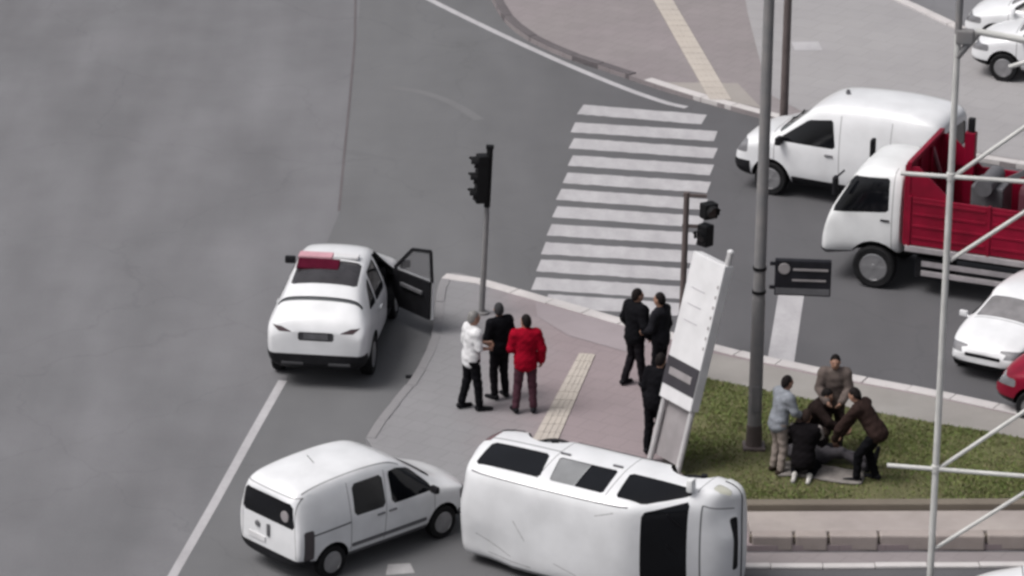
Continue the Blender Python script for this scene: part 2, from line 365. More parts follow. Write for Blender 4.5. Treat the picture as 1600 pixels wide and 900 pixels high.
# road markings
cw = empty('crosswalk', kind='structure')
LE = [(1.34, 10.34), (1.18, 9.18), (1.14, 8.18), (1.11, 7.12), (1.00, 6.08), (0.87, 5.11), (0.79, 4.12), (0.68, 3.11), (0.57, 2.10), (0.48, 1.18), (0.39, 0.24), (0.34, -0.57)]
RE = [(3.83, 9.78), (4.02, 8.73), (3.97, 7.66), (3.86, 6.65), (3.76, 5.62), (3.66, 4.62), (3.57, 3.64), (3.43, 2.69), (3.32, 1.72), (3.20, 0.77), (3.07, -0.15), (2.98, -0.99)]
for i, (a, b) in enumerate(zip(LE, RE)):
    a = Vector((*a, 0)); b = Vector((*b, 0)); d = (b-a).normalized(); n = Vector((-d.y, d.x, 0))*0.325
    if i == 11: a = a.lerp(b, 0.1)
    v = []; f = []; K = 24                     # worn, slightly ragged edges
    for s in range(K+1):
        c = a.lerp(b, s/K); v += [c+n*(1+random.uniform(-0.06, 0.04)), c-n*(1+random.uniform(-0.06, 0.04))]
    for s in range(K): f.append((2*s, 2*s+1, 2*s+3, 2*s+2))
    obj('stripe', pyd('stripe', [(p.x, p.y, 0.005) for p in v], f), cw, PAINT)
strip_mesh('lane_line', [(-3.86, -4.6), (-4.26, -7.2), (-4.66, -9.9), (-5.08, -12.57), (-5.9, -17.7)], 0.15, 0.005, PAINT)['kind'] = 'structure'
strip_mesh('road_edge_line', smooth_path([(-4.2, 22), (-1.91, 17.94), (0.34, 14.40), (2.06, 12.0), (3.05, 10.85), (3.5, 10.55)]), 0.17, 0.005, PAINT)['kind'] = 'structure'
strip_mesh('stop_line', [(5.06, 0.5), (5.0, -0.21), (4.62, -3.55)], 0.46, 0.005, PAINT)['kind'] = 'structure'
struct(sheet('road_paint_patch', [(-1.86, -12.45), (-1.42, -12.35), (-1.5, -12.0), (-1.84, -12.05)], 0.005, PAINT_W))
strip_mesh('tyre_scuff', smooth_path([(-2.7, 11.7), (-1.9, 11.4), (-1.2, 10.6), (-0.7, 9.6)]), 0.22, 0.003, ground_mat('faded_mark', (0.128, 0.128, 0.133), 0.2))['kind'] = 'structure'

# ------------------------------------------------------------------ vehicles
def loft_bm(st, level=3, crease=0.55, crown=0.03):
    bm = bmesh.new(); loops = []
    for (x, zb, zbelt, zt, wb, wbelt, wt) in st:
        dz = min(0.07, (zt-zbelt)*0.35)
        half = [(0.72*wb, zb), (wb, zb+0.10), (wbelt+0.005, zb+0.55*(zbelt-zb)), (wbelt, zbelt), (wt, zt-dz), (wt*0.80, zt)]
        pts = [(0, zb)]+[(-y, z) for y, z in half]+[(0, zt+crown)]+half[::-1]
        loops.append([bm.verts.new((x, y, z)) for y, z in pts])
    n = 14
    for a, b in zip(loops, loops[1:]):
        for k in range(n): bm.faces.new((a[k], a[(k+1) % n], b[(k+1) % n], b[k]))
    cr = bm.edges.layers.float.new('crease_edge')
    for L_ in (loops[0], loops[-1]):
        bm.faces.new((L_[0], L_[1], L_[13])); bm.faces.new((L_[7], L_[6], L_[8]))
        for i in range(1, 6): bm.faces.new((L_[i], L_[i+1], L_[14-i-1], L_[14-i]))
        for k in range(n):
            e = bm.edges.get((L_[k], L_[(k+1) % n])); e[cr] = crease
    for L_a, L_b in zip(loops, loops[1:]):
        for k in (4, 10):
            e = bm.edges.get((L_a[k], L_b[k])); e[cr] = 0.35
    bmesh.ops.recalc_face_normals(bm, faces=bm.faces)
    me = bpy.data.meshes.new('cage'); bm.to_mesh(me); bm.free()
    o = bpy.data.objects.new('cage', me); COL.objects.link(o)
    md = o.modifiers.new('s', 'SUBSURF'); md.levels = level; md.render_levels = level
    dg = bpy.context.evaluated_depsgraph_get(); ev = o.evaluated_get(dg)
    out = bmesh.new(); out.from_mesh(ev.to_mesh()); ev.to_mesh_clear()
    bpy.data.objects.remove(o); bpy.data.meshes.remove(me)
    bmesh.ops.recalc_face_normals(out, faces=out.faces)
    return out

AX = {'side': (0, 2), 'end': (1, 2), 'top': (0, 1)}
def cut(bm, poly, ax, pred):
    """cut a convex outline into the shell along one axis and return the faces inside it"""
    i, j = AX[ax]; n = len(poly)
    cx_ = sum(p[0] for p in poly)/n; cy_ = sum(p[1] for p in poly)/n
    lo = (min(p[0] for p in poly), min(p[1] for p in poly)); hi = (max(p[0] for p in poly), max(p[1] for p in poly))
    F = []
    for f in bm.faces:
        if not pred(f): continue
        a = [v.co[i] for v in f.verts]; b = [v.co[j] for v in f.verts]
        if max(a) < lo[0] or min(a) > hi[0] or max(b) < lo[1] or min(b) > hi[1]: continue
        F.append(f)
    for k in range(n):
        p, q = poly[k], poly[(k+1) % n]
        nn = (q[1]-p[1], -(q[0]-p[0]))
        L_ = math.hypot(*nn)
        if L_ < 1e-6: continue
        nn = (nn[0]/L_, nn[1]/L_)
        if (cx_-p[0])*nn[0]+(cy_-p[1])*nn[1] > 0: nn = (-nn[0], -nn[1])
        co = [0, 0, 0]; no = [0, 0, 0]; co[i], co[j] = p; no[i], no[j] = nn
        geom = list({v for f in F for v in f.verts})+list({e for f in F for e in f.edges})+F
        r = bmesh.ops.bisect_plane(bm, geom=geom, dist=1e-5, plane_co=co, plane_no=no)
        G = [g for g in r['geom'] if isinstance(g, bmesh.types.BMFace) and g.is_valid]
        F = []
        for f in G:
            c = f.calc_center_median()
            if (c[i]-p[0])*nn[0]+(c[j]-p[1])*nn[1] < 0: F.append(f)
    return F

def circle(cx_, cz, r, n=22): return [(cx_+r*math.cos(2*math.pi*k/n), cz+r*math.sin(2*math.pi*k/n)) for k in range(n)]
def rr(x0, x1, z0, z1, r=0.04):
    """rectangle with clipped corners"""
    return [(x0+r, z0), (x1-r, z0), (x1, z0+r), (x1, z1-r), (x1-r, z1), (x0+r, z1), (x0, z1-r), (x0, z0+r)]
def soften(poly, t=0.14):
    out = []; n = len(poly)
    for k in range(n):
        a, b, c = Vector(poly[k-1]), Vector(poly[k]), Vector(poly[(k+1) % n])
        ra = min(t*(a-b).length, 0.06); rc = min(t*(c-b).length, 0.06)
        out += [tuple(b+(a-b).normalized()*ra), tuple(b+(c-b).normalized()*rc)]
    return out

class Car:
    def __init__(s, name, label, cat, st, loc, rz, scale=1.0, paint=None, level=2, group=None, crease=0.55):
        s.root = empty(name, loc, rz, label, cat, group); s.root.scale = (scale,)*3
        s.bm = loft_bm(st, level, crease); s.paint = paint; s.parts = []
        for f in s.bm.faces: f.smooth = True
    def dent(s, c, r, d):
        c = Vector(c); d = Vector(d)
        for v in s.bm.verts:
            k = (v.co-c).length/r
            if k < 1: v.co += d*(1-k*k)**2
        s.bm.normal_update()
    def side(s, sg): return lambda f: f.material_index == 0 and f.normal.y*sg > 0.10 and f.calc_center_median().y*sg > 0.25
    def rear(s): return lambda f: f.material_index == 0 and f.normal.x < -0.12 and f.calc_center_median().x < -1.3
    def front(s): return lambda f: f.material_index == 0 and f.normal.x > 0.12 and f.calc_center_median().x > 0.75
    def topp(s): return lambda f: f.material_index == 0 and f.normal.z > 0.08 and f.calc_center_median().z > 0.7
    def arch(s, x, z, r):
        for sg in (1, -1):
            F = cut(s.bm, circle(x, z, r), 'side', lambda f: f.calc_center_median().y*sg > 0.42)
            B = {}
            for f in F:
                for e in f.edges: B[e] = B.get(e, 0)+1
            edges = [e for e, c in B.items() if c == 1]
            pairs = [(e.verts[0], e.verts[1]) for e in edges]
            nv = {}
            for a, b in pairs:
                for v in (a, b):
                    if v not in nv:
                        c = v.co.copy(); c.y = sg*min(abs(c.y), 0.45) if abs(c.y) < 0.46 else sg*0.45
                        nv[v] = s.bm.verts.new(c)
            for a, b in pairs:
                try:
                    q = s.bm.faces.new((a, b, nv[b], nv[a])); q.material_index = 1
                except ValueError: pass
            bmesh.ops.delete(s.bm, geom=F, context='FACES')
    def region(s, poly, ax, pred, name, m, depth=0.012, sub=None, label=None, rim=1, drop=False):
        F = cut(s.bm, poly, ax, pred)
        if not F: return None
        B = {}
        for f in F:
            for e in f.edges: B[e] = B.get(e, 0)+1
        pairs = [(e.verts[0], e.verts[1]) for e, c in B.items() if c == 1]
        nrm = {}
        for f in F:
            for v in f.verts: nrm[v] = nrm.get(v, Vector())+f.normal
        idx = {v: k for k, v in enumerate(nrm)}
        co = [v.co-nrm[v].normalized()*depth for v in idx]
        faces = [[idx[v] for v in f.verts] for f in F]
        nv = {}
        for a, b in pairs:
            for v in (a, b):
                if v not in nv: nv[v] = s.bm.verts.new(v.co-nrm[v].normalized()*depth)
        for a, b in pairs:
            try:
                q = s.bm.faces.new((a, b, nv[b], nv[a])); q.material_index = rim; q.smooth = False
            except ValueError: pass
        bmesh.ops.delete(s.bm, geom=F, context='FACES')
        if drop: return None
        o = obj(name, pyd(name, co, faces), s.root, m, smooth=35)
        if label: o['label'] = label
        s.parts.append(o); return o
    def line(s, a, b, ax, pred, w=0.012, mi=2):
        a, b = Vector(a), Vector(b); d = (b-a).normalized(); n = Vector((-d.y, d.x))*w/2
        for f in cut(s.bm, [tuple(a+n), tuple(b+n), tuple(b-n), tuple(a-n)], ax, pred): f.material_index = mi
    def wheels(s, xs, y, r, w=0.19, rim=RIM, flat=False):
        for x in xs:
            for sg in (1, -1):
                wheel(s.root, (x, sg*y, r), r, w, sg, rim)
    def finish(s, name='body'):
        bmesh.ops.recalc_face_normals(s.bm, faces=s.bm.faces) if False else None
        me = bpy.data.meshes.new(name); s.bm.to_mesh(me); s.bm.free()
        o = obj(name, me, s.root, [s.paint, BLACKP, SEAM, SCUFF], smooth=40)
        return o
WHEEL_CACHE = {}
def wheel(parent, c, r, w, sg, rimm=RIM, name='wheel'):
    key = (round(r, 3), round(w, 3), sg, rimm.name)
    if key not in WHEEL_CACHE:
        h = w/2
        t = MB().lathe([(r*0.60, -h*0.9), (r*0.90, -h), (r*0.98, -h*0.8), (r, -h*0.45), (r, h*0.45), (r*0.98, h*0.8), (r*0.90, h), (r*0.60, h*0.9)], axis='Y', n=28)
        to = t.build('tyre_proto', RUBBER, None, 40); tm = to.data; bpy.data.objects.remove(to)
        q = MB(); y1 = sg*h*0.92
        q.lathe([(r*0.64, y1), (r*0.60, y1+sg*0.006), (r*0.55, y1-sg*0.025), (r*0.2, y1-sg*0.03), (r*0.13, y1+sg*0.005), (0.01, y1+sg*0.008)], axis='Y', n=28)
        for k in range(6):
            a = 2*math.pi*k/6
            q.bar((r*0.12*math.cos(a), y1-sg*0.008, r*0.12*math.sin(a)), (r*0.58*math.cos(a), y1-sg*0.004, r*0.58*math.sin(a)), 0.022, r*0.14)
        qo = q.build('rim_proto', rimm, None, 40); qm = qo.data; bpy.data.objects.remove(qo)
        WHEEL_CACHE[key] = (tm, qm)
    tm, qm = WHEEL_CACHE[key]
    o = bpy.data.objects.new(name, tm); COL.objects.link(o); o.parent = parent; o.location = c
    p = bpy.data.objects.new('rim', qm); COL.objects.link(p); p.parent = o
    return o
def mirror_part(car, x, y, z, m, s=1.0):
    for sg in (1, -1):
        MB().box((x, sg*(y+0.09), z), (0.09*s, 0.18*s, 0.13*s), bev=0.035).tube((x+0.02, sg*(y-0.06), z-0.05), (x+0.01, sg*(y+0.05), z-0.03), 0.022).build('wing_mirror', m, car.root, 40)
def handle(car, x, y, z, sg, m=GREYP): MB().box((x, sg*y, z), (0.17, 0.035, 0.035), bev=0.012).build('door_handle', m, car.root)

# ---- small white family van at the lower left
c = Car('small_van', 'small white high-roof van with dark rear window, nose against the overturned van', 'van',
        [(-1.90, 0.34, 0.95, 1.48, 0.72, 0.76, 0.62), (-1.82, 0.26, 0.98, 1.66, 0.80, 0.83, 0.69), (-1.35, 0.22, 1.0, 1.74, 0.84, 0.86, 0.71), (-0.5, 0.22, 1.0, 1.78, 0.85, 0.865, 0.71),
         (0.2, 0.22, 0.99, 1.75, 0.85, 0.865, 0.70), (0.5, 0.22, 0.98, 1.63, 0.85, 0.86, 0.65), (1.22, 0.22, 0.95, 1.11, 0.85, 0.845, 0.66), (1.7, 0.22, 0.86, 0.98, 0.84, 0.81, 0.56), (2.0, 0.25, 0.72, 0.84, 0.77, 0.73, 0.46), (2.09, 0.34, 0.58, 0.68, 0.65, 0.62, 0.36)],
        (-2.38, -11.30, 0), R(43), 0.895, WHITE)
small_van = c
c.arch(-1.2, 0.30, 0.37); c.arch(1.31, 0.30, 0.37)
for sg in (1, -1):
    P = c.side(sg)
    c.region(soften([(0.12, 1.0), (1.08, 0.98), (1.04, 1.10), (0.66, 1.45), (0.34, 1.55), (0.12, 1.55)]), 'side', P, 'side_window', GLASS)
    c.region(soften([(-0.72, 1.01), (-0.02, 1.0), (-0.02, 1.55), (-0.70, 1.55)]), 'side', P, 'side_window', GLASS)
    c.region([(-0.84, 0.22), (0.94, 0.22), (0.94, 0.37), (-0.84, 0.37)], 'side', P, 'sill_cladding', GREYP, -0.012)
    c.region(rr(-0.78, 0.90, 0.47, 0.53, 0.01), 'side', P, 'side_moulding', GREYP, -0.014)
    c.region(rr(-1.80, -1.60, 0.46, 1.0, 0.03), 'side', P, 'tail_lamp', mat('tail_grey', (0.06, 0.05, 0.054), 0.4), 0.004)
    c.line((-0.06, 0.40), (0.04, 1.60), 'side', P); c.line((-0.80, 0.42), (-0.80, 1.60), 'side', P); c.line((1.10, 0.42), (1.10, 0.99), 'side', P)
    c.line((-1.60, 0.90), (-0.80, 0.93), 'side', P, 0.03)
    c.region(rr(1.72, 2.02, 0.62, 0.80, 0.03), 'side', P, 'headlamp', LAMP, 0.004)
    handle(c, 0.12, 0.872, 0.90, sg); handle(c, -0.14, 0.872, 0.90, sg)
c.region(soften([(-0.68, 1.02), (0.68, 1.02), (0.61, 1.47), (-0.61, 1.47)]), 'end', c.rear(), 'rear_window', GLASS)
c.region(soften([(0.62, -0.50), (1.20, -0.62), (1.20, 0.62), (0.62, 0.50)], 0.08), 'top', c.topp(), 'windscreen', GLASS)
c.region([(-0.95, 0.2), (0.95, 0.2), (0.95, 0.47), (-0.95, 0.47)], 'end', c.rear(), 'rear_bumper', BLACKP, -0.02)
c.region([(-0.9, 0.2), (0.9, 0.2), (0.9, 0.46), (-0.9, 0.46)], 'end', c.front(), 'front_bumper', GREYP, -0.02)
c.line((-0.70, 0.50), (-0.66, 1.56), 'end', c.rear()); c.line((0.70, 0.50), (0.66, 1.56), 'end', c.rear()); c.line((-0.66, 1.56), (0.66, 1.56), 'end', c.rear())
MB().lathe([(0.10, 0.02), (0.10, -0.03), (0.085, -0.034)], (-1.875, -0.42, 1.20), 'X', 20).build('round_disc', BOARDG, c.root)  # pale grey disc set on the rear window
MB().lathe([(0.055, 0), (0.055, -0.015), (0.04, -0.02)], (-1.915, 0.28, 0.86), 'X', 16).build('badge', GREYP, c.root)
MB().box((-1.915, 0.0, 0.82), (0.03, 0.07, 0.22), bev=0.012).build('tailgate_handle', GREYP, c.root)
MB().box((-1.91, 0.30, 0.62), (0.02, 0.44, 0.10), bev=0.006).build('number_plate', BOARDW, c.root)
mirror_part(c, 1.02, 0.84, 1.03, BLACKP)
for y in (-0.62, 0.62): c.line((-1.7, y), (0.45, y), 'top', c.topp(), 0.016)
MB().tube((-0.9, 0, 1.77), (-1.05, 0, 1.95), 0.006).build('aerial', BLACKP, c.root)
c.wheels((-1.2, 1.31), 0.755, 0.30, 0.18)
c.finish()

# ---- white van on its right side
VAN_ST = [(-2.24, 0.40, 1.0, 1.66, 0.78, 0.84, 0.72), (-2.16, 0.30, 1.02, 1.82, 0.87, 0.90, 0.79), (-1.6, 0.24, 1.05, 1.88, 0.90, 0.925, 0.80), (-0.4, 0.24, 1.05, 1.90, 0.90, 0.925, 0.80),
          (0.5, 0.24, 1.05, 1.89, 0.90, 0.925, 0.79), (0.86, 0.24, 1.04, 1.82, 0.90, 0.92, 0.76), (1.52, 0.24, 1.03, 1.24, 0.90, 0.90, 0.76), (1.76, 0.26, 0.95, 1.12, 0.88, 0.88, 0.70), (1.92, 0.32, 0.80, 0.95, 0.83, 0.81, 0.58), (1.98, 0.42, 0.62, 0.76, 0.72, 0.70, 0.44)]
c = Car('overturned_van', 'white van lying on its side with roof towards the viewer', 'van', VAN_ST, (0, 0, 0), 0, 1.0, WHITE)
van = c
vf = Vector((0.866, -0.5, 0)).normalized(); vl = Vector((0, 0, 1)); vu = vf.cross(vl)
M = Matrix((vf, vl, vu)).transposed().to_4x4() @ Matrix.Rotation(R(1.2), 4, 'X'); M.translation = Vector((2.04, -11.55, 0.935)); c.root.matrix_world = M
c.dent((-1.75, -0.55, 1.85), 0.62, (0.02, 0.03, -0.075)); c.dent((-2.2, 0.55, 1.55), 0.5, (0.07, 0, -0.03)); c.dent((1.95, 0.5, 0.9), 0.45, (-0.06, -0.03, -0.03)); c.dent((-0.6, 0.0, 1.9), 0.8, (0, 0, -0.03))
c.arch(-1.36, 0.33, 0.41); c.arch(1.12, 0.36, 0.40)
for sg in (1, -1):
    P = c.side(sg)
    c.region(soften([(-2.02, 1.06), (-1.02, 1.06), (-0.86, 1.68), (-2.0, 1.66)]), 'side', P, 'rear_quarter_window', GLASS)
    c.region([(-0.80, 1.08), (-0.30, 1.08), (-0.27, 1.68), (-0.66, 1.68), (-0.70, 1.65), (-0.83, 1.12)], 'side', P, 'sliding_window', GLASS_L, label='pale half of the sliding window, sky reflection painted in')
    c.region([(-0.295, 1.08), (0.13, 1.08), (0.17, 1.12), (0.22, 1.64), (0.19, 1.68), (-0.265, 1.68)], 'side', P, 'sliding_window', GLASS)
    c.region(soften([(0.36, 1.06), (1.44, 1.04), (1.42, 1.16), (0.88, 1.64), (0.44, 1.68)], 0.08), 'side', P, 'front_side_window', GLASS)
    c.line((0.24, 0.34), (0.28, 1.70), 'side', P); c.line((-0.92, 0.36), (-0.90, 1.70), 'side', P); c.line((1.50, 0.5), (1.50, 1.06), 'side', P)
    c.line((-2.1, 0.92), (-0.92, 0.92), 'side', P, 0.025)
    c.region([(-0.92, 0.24), (0.78, 0.24), (0.78, 0.40), (-0.92, 0.40)], 'side', P, 'sill_cladding', GREYP, -0.01)
    c.region(rr(-2.22, -2.10, 0.62, 1.02, 0.02), 'side', P, 'tail_lamp', LAMPR, 0.004)
    handle(c, 0.10, 0.935, 0.98, sg); handle(c, -0.80, 0.935, 0.98, sg)
    c.region(rr(1.66, 1.90, 0.70, 0.90, 0.03), 'side', lambda f, s_=sg: f.material_index == 0 and f.normal.y*s_ > 0.5, 'headlamp', mat('lamp_pale', (0.42, 0.42, 0.36), 0.2), 0.004)
c.region(soften([(0.90, -0.64), (1.46, -0.76), (1.46, 0.76), (0.90, 0.64)], 0.06), 'top', c.topp(), 'windscreen', GLASS)
c.region(soften([(-0.66, 1.14), (0.66, 1.14), (0.60, 1.60), (-0.60, 1.60)]), 'end', c.rear(), 'rear_window', GLASS)
c.region([(-0.95, 0.2), (0.95, 0.2), (0.95, 0.52), (-0.95, 0.52)], 'end', c.rear(), 'rear_bumper', GREYP, -0.02)
c.region(rr(-0.42, 0.42, 0.66, 0.80, 0.03), 'end', c.front(), 'grille', BLACKP, 0.012)
c.region([(-0.9, 0.2), (0.9, 0.2), (0.9, 0.56), (-0.9, 0.56)], 'end', c.front(), 'front_bumper', WHITE2, -0.02)
c.line((1.62, -0.70), (1.62, 0.70), 'top', c.topp(), 0.02); c.line((1.62, 0.70), (1.95, 0.55), 'top', c.topp(), 0.014); c.line((1.62, -0.70), (1.95, -0.55), 'top', c.topp(), 0.014)
for y in (-0.3, 0.2): MB().bar((1.50, y, 1.24), (1.22, y+0.42, 1.52), 0.02, 0.02).build('wiper', BLACKP, c.root)
mirror_part(c, 1.42, 0.90, 1.14, WHITE2, 1.15)
for y in (-0.70, 0.70): c.line((-2.0, y), (0.70, y), 'top', c.topp(), 0.018)
for a, b in (((-1.9, -0.30), (-1.25, -0.52)), ((-1.7, -0.58), (-0.9, -0.62)), ((-0.5, -0.45), (-0.1, -0.56)), ((0.2, 0.50), (0.5, 0.60)), ((-1.2, 0.1), (-1.0, -0.2))): c.line(a, b, 'top', c.topp(), 0.014, 3)
MB().box((-2.255, 0, 1.36), (0.02, 0.02, 0.30)).build('wiper', BLACKP, c.root)
ub = MB().box((-0.1, 0, 0.24), (3.2, 1.1, 0.10)); ub.tube((-2.0, 0.3, 0.2), (0.8, 0.3, 0.2), 0.05); ub.tube((-1.36, -0.8, 0.33), (-1.36, 0.8, 0.33), 0.06); ub.tube((1.22, -0.8, 0.33), (1.22, 0.8, 0.33), 0.05)
ub.build('underbody', BLACKP, c.root)
for sg in (1, -1):
    wheel(c.root, (-1.36, sg*0.62, 0.40), 0.33, 0.20, sg); wheel(c.root, (1.12, sg*0.60, 0.47), 0.33, 0.20, sg)
c.finish()

# ---- white SUV with open door
SUV_ST = [(-2.20, 0.46, 0.90, 1.00, 0.74, 0.80, 0.62), (-2.12, 0.34, 1.02, 1.18, 0.86, 0.88, 0.80), (-1.88, 0.26, 1.06, 1.35, 0.89, 0.905, 0.78), (-1.45, 0.24, 1.06, 1.53, 0.89, 0.91, 0.67), (-0.75, 0.22, 1.03, 1.68, 0.91, 0.925, 0.66),
          (0.1, 0.22, 1.02, 1.71, 0.91, 0.925, 0.66), (0.5, 0.22, 1.01, 1.62, 0.91, 0.92, 0.63), (1.18, 0.22, 1.0, 1.16, 0.91, 0.91, 0.70), (1.75, 0.24, 0.93, 1.05, 0.89, 0.87, 0.62), (2.08, 0.30, 0.80, 0.90, 0.83, 0.79, 0.52), (2.18, 0.42, 0.62, 0.70, 0.68, 0.64, 0.40)]
c = Car('suv', 'white SUV with red roof light and open front passenger door', 'car', SUV_ST, (-3.03, -2.80, 0), R(90-6.5), 1.0, WHITE, crease=0.8)
suv = c; c.root.scale = (1.0, 0.95, 1.02)
c.arch(-1.32, 0.34, 0.42); c.arch(1.36, 0.34, 0.42)
for sg in (1, -1):
    P = c.side(sg)
    if sg == -1:
        c.region([(0.02, 0.36), (0.92, 0.36), (1.08, 0.60), (1.12, 0.98), (0.60, 1.50), (0.06, 1.60)], 'side', P, 'door_opening', BLACKP, 0.05, drop=True)
    else:
        c.region(soften([(0.02, 1.10), (1.02, 1.06), (0.98, 1.16), (0.56, 1.50), (0.02, 1.58)], 0.08), 'side', P, 'side_window', GLASS)
    c.region(soften([(-0.86, 1.12), (-0.06, 1.10), (-0.06, 1.58), (-0.70, 1.55)], 0.08), 'side', P, 'side_window', GLASS)
    c.region(soften([(-1.42, 1.16), (-0.92, 1.13), (-0.80, 1.50), (-1.0, 1.44)], 0.08), 'side', P, 'quarter_window', GLASS)
    c.region([(-0.92, 0.22), (0.96, 0.22), (0.96, 0.42), (-0.92, 0.42)], 'side', P, 'sill_cladding', BLACKP, -0.012)
    c.line((-0.02, 0.42), (-0.02, 1.08), 'side', P); c.line((-0.98, 0.60), (-0.90, 1.10), 'side', P)
    c.region(rr(1.78, 2.08, 0.72, 0.86, 0.03), 'side', P, 'headlamp', LAMP, 0.004)
    handle(c, -0.72, 0.935, 0.98, sg, WHITE)
c.region(soften([(-1.34, -0.60), (-0.56, -0.57), (-0.56, 0.57), (-1.34, 0.60)], 0.08), 'top', c.topp(), 'rear_window', mat('rear_glass', (0.035, 0.033, 0.036), 0.12, var=0.2, scale=3))
c.region(soften([(0.56, -0.54), (1.14, -0.68), (1.14, 0.68), (0.56, 0.54)], 0.06), 'top', c.topp(), 'windscreen', GLASS)
c.region([(-1.76, -0.76), (-1.67, -0.76), (-1.67, 0.76), (-1.76, 0.76)], 'top', c.topp(), 'tail_light_strip', mat('strip_grey', (0.06, 0.064, 0.07), 0.4), 0.02)
c.region([(-1.0, 0.2), (1.0, 0.2), (1.0, 0.62), (-1.0, 0.62)], 'end', c.rear(), 'rear_bumper', BLACKP, -0.015)
c.region(rr(-0.32, 0.32, 0.86, 1.01, 0.03), 'end', c.rear(), 'plate_recess', mat('plate_grey', (0.045, 0.045, 0.05), 0.5), 0.02)
for sg in (1, -1):
    c.region(soften([(sg*0.44, 0.90), (sg*0.66, 0.93), (sg*0.88, 1.06), (sg*0.88, 1.0), (sg*0.70, 0.87), (sg*0.46, 0.83)], 0.05) if False else [(sg*0.44, 1.00), (sg*0.66, 1.00), (sg*0.86, 1.14), (sg*0.86, 1.17), (sg*0.62, 1.08), (sg*0.44, 1.07)], 'end', c.rear(), 'tail_lamp', LAMPR if False else mat('tail_lamp_grey', (0.050, 0.030, 0.034), 0.3), 0.006)
MB().box((-2.185, 0.0, 0.93), (0.02, 0.44, 0.10), bev=0.006).build('number_plate', GREYP, c.root)
MB().box((-2.10, 0.0, 1.11), (0.03, 0.30, 0.035), bev=0.01).build('badge', LAMP, c.root)
for sy in (-0.42, 0.42): MB().box((-2.20, sy, 0.46), (0.04, 0.40, 0.06), bev=0.02).build('exhaust_trim', mat('exhaust_grey', (0.04, 0.04, 0.044), 0.5), c.root)
c.region([(-0.9, 0.2), (0.9, 0.2), (0.9, 0.5), (-0.9, 0.5)], 'end', c.front(), 'front_bumper', BLACKP, -0.015)
MB().box((-0.42, 0.29, 1.72), (0.24, 0.62, 0.05), bev=0.02).build('light_bar', PINKL, c.root)
MB().box((-0.74, 0.20, 1.678), (0.28, 0.76, 0.035), Matrix.Rotation(R(-17), 3, 'Y'), bev=0.012).build('red_glow_strip', REDGLOW, c.root)  # added maroon strip in place of the red glow in the rear window
MB().box((-0.42, -0.26, 1.72), (0.18, 0.46, 0.05), bev=0.02).build('light_bar', BOARDW, c.root)
# cabin seen through the door
cb = MB(); cb.box((0.1, 0, 0.42), (2.2, 1.5, 0.06)).box((0.1, 0.70, 0.85), (2.2, 0.05, 0.85)).box((1.08, 0, 0.80), (0.35, 1.5, 0.55), bev=0.06).box((-1.0, 0, 0.85), (0.06, 1.5, 0.85)).box((-0.35, 0, 1.52), (0.9, 1.0, 0.04))
cb.build('cabin', BLACKP, c.root)
for sy in (-0.36, 0.36):
    st_ = MB().box((0.28, sy, 0.62), (0.52, 0.50, 0.20), bev=0.06).box((-0.02, sy, 0.98), (0.16, 0.48, 0.66), Matrix.Rotation(R(-14), 3, 'Y'), bev=0.06).box((-0.12, sy, 1.40), (0.09, 0.26, 0.18), bev=0.04)
    st_.build('seat', mat('seat_dark', (0.03, 0.03, 0.034), 0.7), c.root)
MB().lathe([(0.17, -0.012), (0.19, -0.012), (0.19, 0.012), (0.17, 0.012)], (0.82, 0.36, 1.02), 'X', 20).build('steering_wheel', BLACKP, c.root)
dr = empty('door'); dr.parent = c.root; dr.location = (1.06, -0.925, 0); dr.rotation_euler = (0, 0, R(48))
# closed the door runs backwards from the hinge along -x; outer face on -y
dm = bmesh.new()
prof = [(0.02, 0.60), (-0.13, 0.36), (-1.03, 0.36), (-1.06, 1.06), (0.04, 1.03)]
def slab(poly, y0, y1):
    mb = MB()
    a = [mb.bm.verts.new((x, y0, z)) for x, z in poly]; b = [mb.bm.verts.new((x, y1, z)) for x, z in poly]; n = len(poly)
    mb.bm.faces.new(a); mb.bm.faces.new(b[::-1])
    for k in range(n): mb.bm.faces.new((a[k], b[k], b[(k+1) % n], a[(k+1) % n]))
    return mb
slab(prof, -0.055, 0.0).build('door_skin', WHITE, dr)
slab([(x*0.97-0.01, 0.70+(z-0.70)*0.97) for x, z in prof], 0.002, 0.05).build('door_trim', BLACKP, dr)
MB().box((-0.55, 0.075, 0.82), (0.62, 0.05, 0.07), bev=0.02).build('arm_rest', GREYP, dr)
fr = MB()
fpts = [(0.0, 1.04), (-0.50, 1.50), (-1.02, 1.60), (-1.06, 1.05)]
for a, b in zip(fpts, fpts[1:]): fr.bar((a[0], 0.01, a[1]), (b[0], 0.01, b[1]), 0.04, 0.05)
fr.build('window_frame', BLACKP, dr)
gp = bpy.data.materials.new('door_pane'); gp.use_nodes = True
gb = gp.node_tree.nodes['Principled BSDF']; gb.inputs['Base Color'].default_value = (0.12, 0.12, 0.13, 1); gb.inputs['Alpha'].default_value = 0.35; gb.inputs['Roughness'].default_value = 0.05
slab([(-0.03, 1.05), (-0.50, 1.49), (-1.01, 1.58), (-1.04, 1.06)], 0.006, 0.012).build('window_pane', gp, dr)
MB().box((-0.10, -0.15, 1.08), (0.09, 0.20, 0.13), bev=0.03).build('wing_mirror', BLACKP, dr)
MB().box((1.0, 1.02, 1.10), (0.09, 0.20, 0.13), bev=0.03).build('wing_mirror', BLACKP, c.root)
c.wheels((-1.32, 1.36), 0.80, 0.34, 0.22)
c.finish()

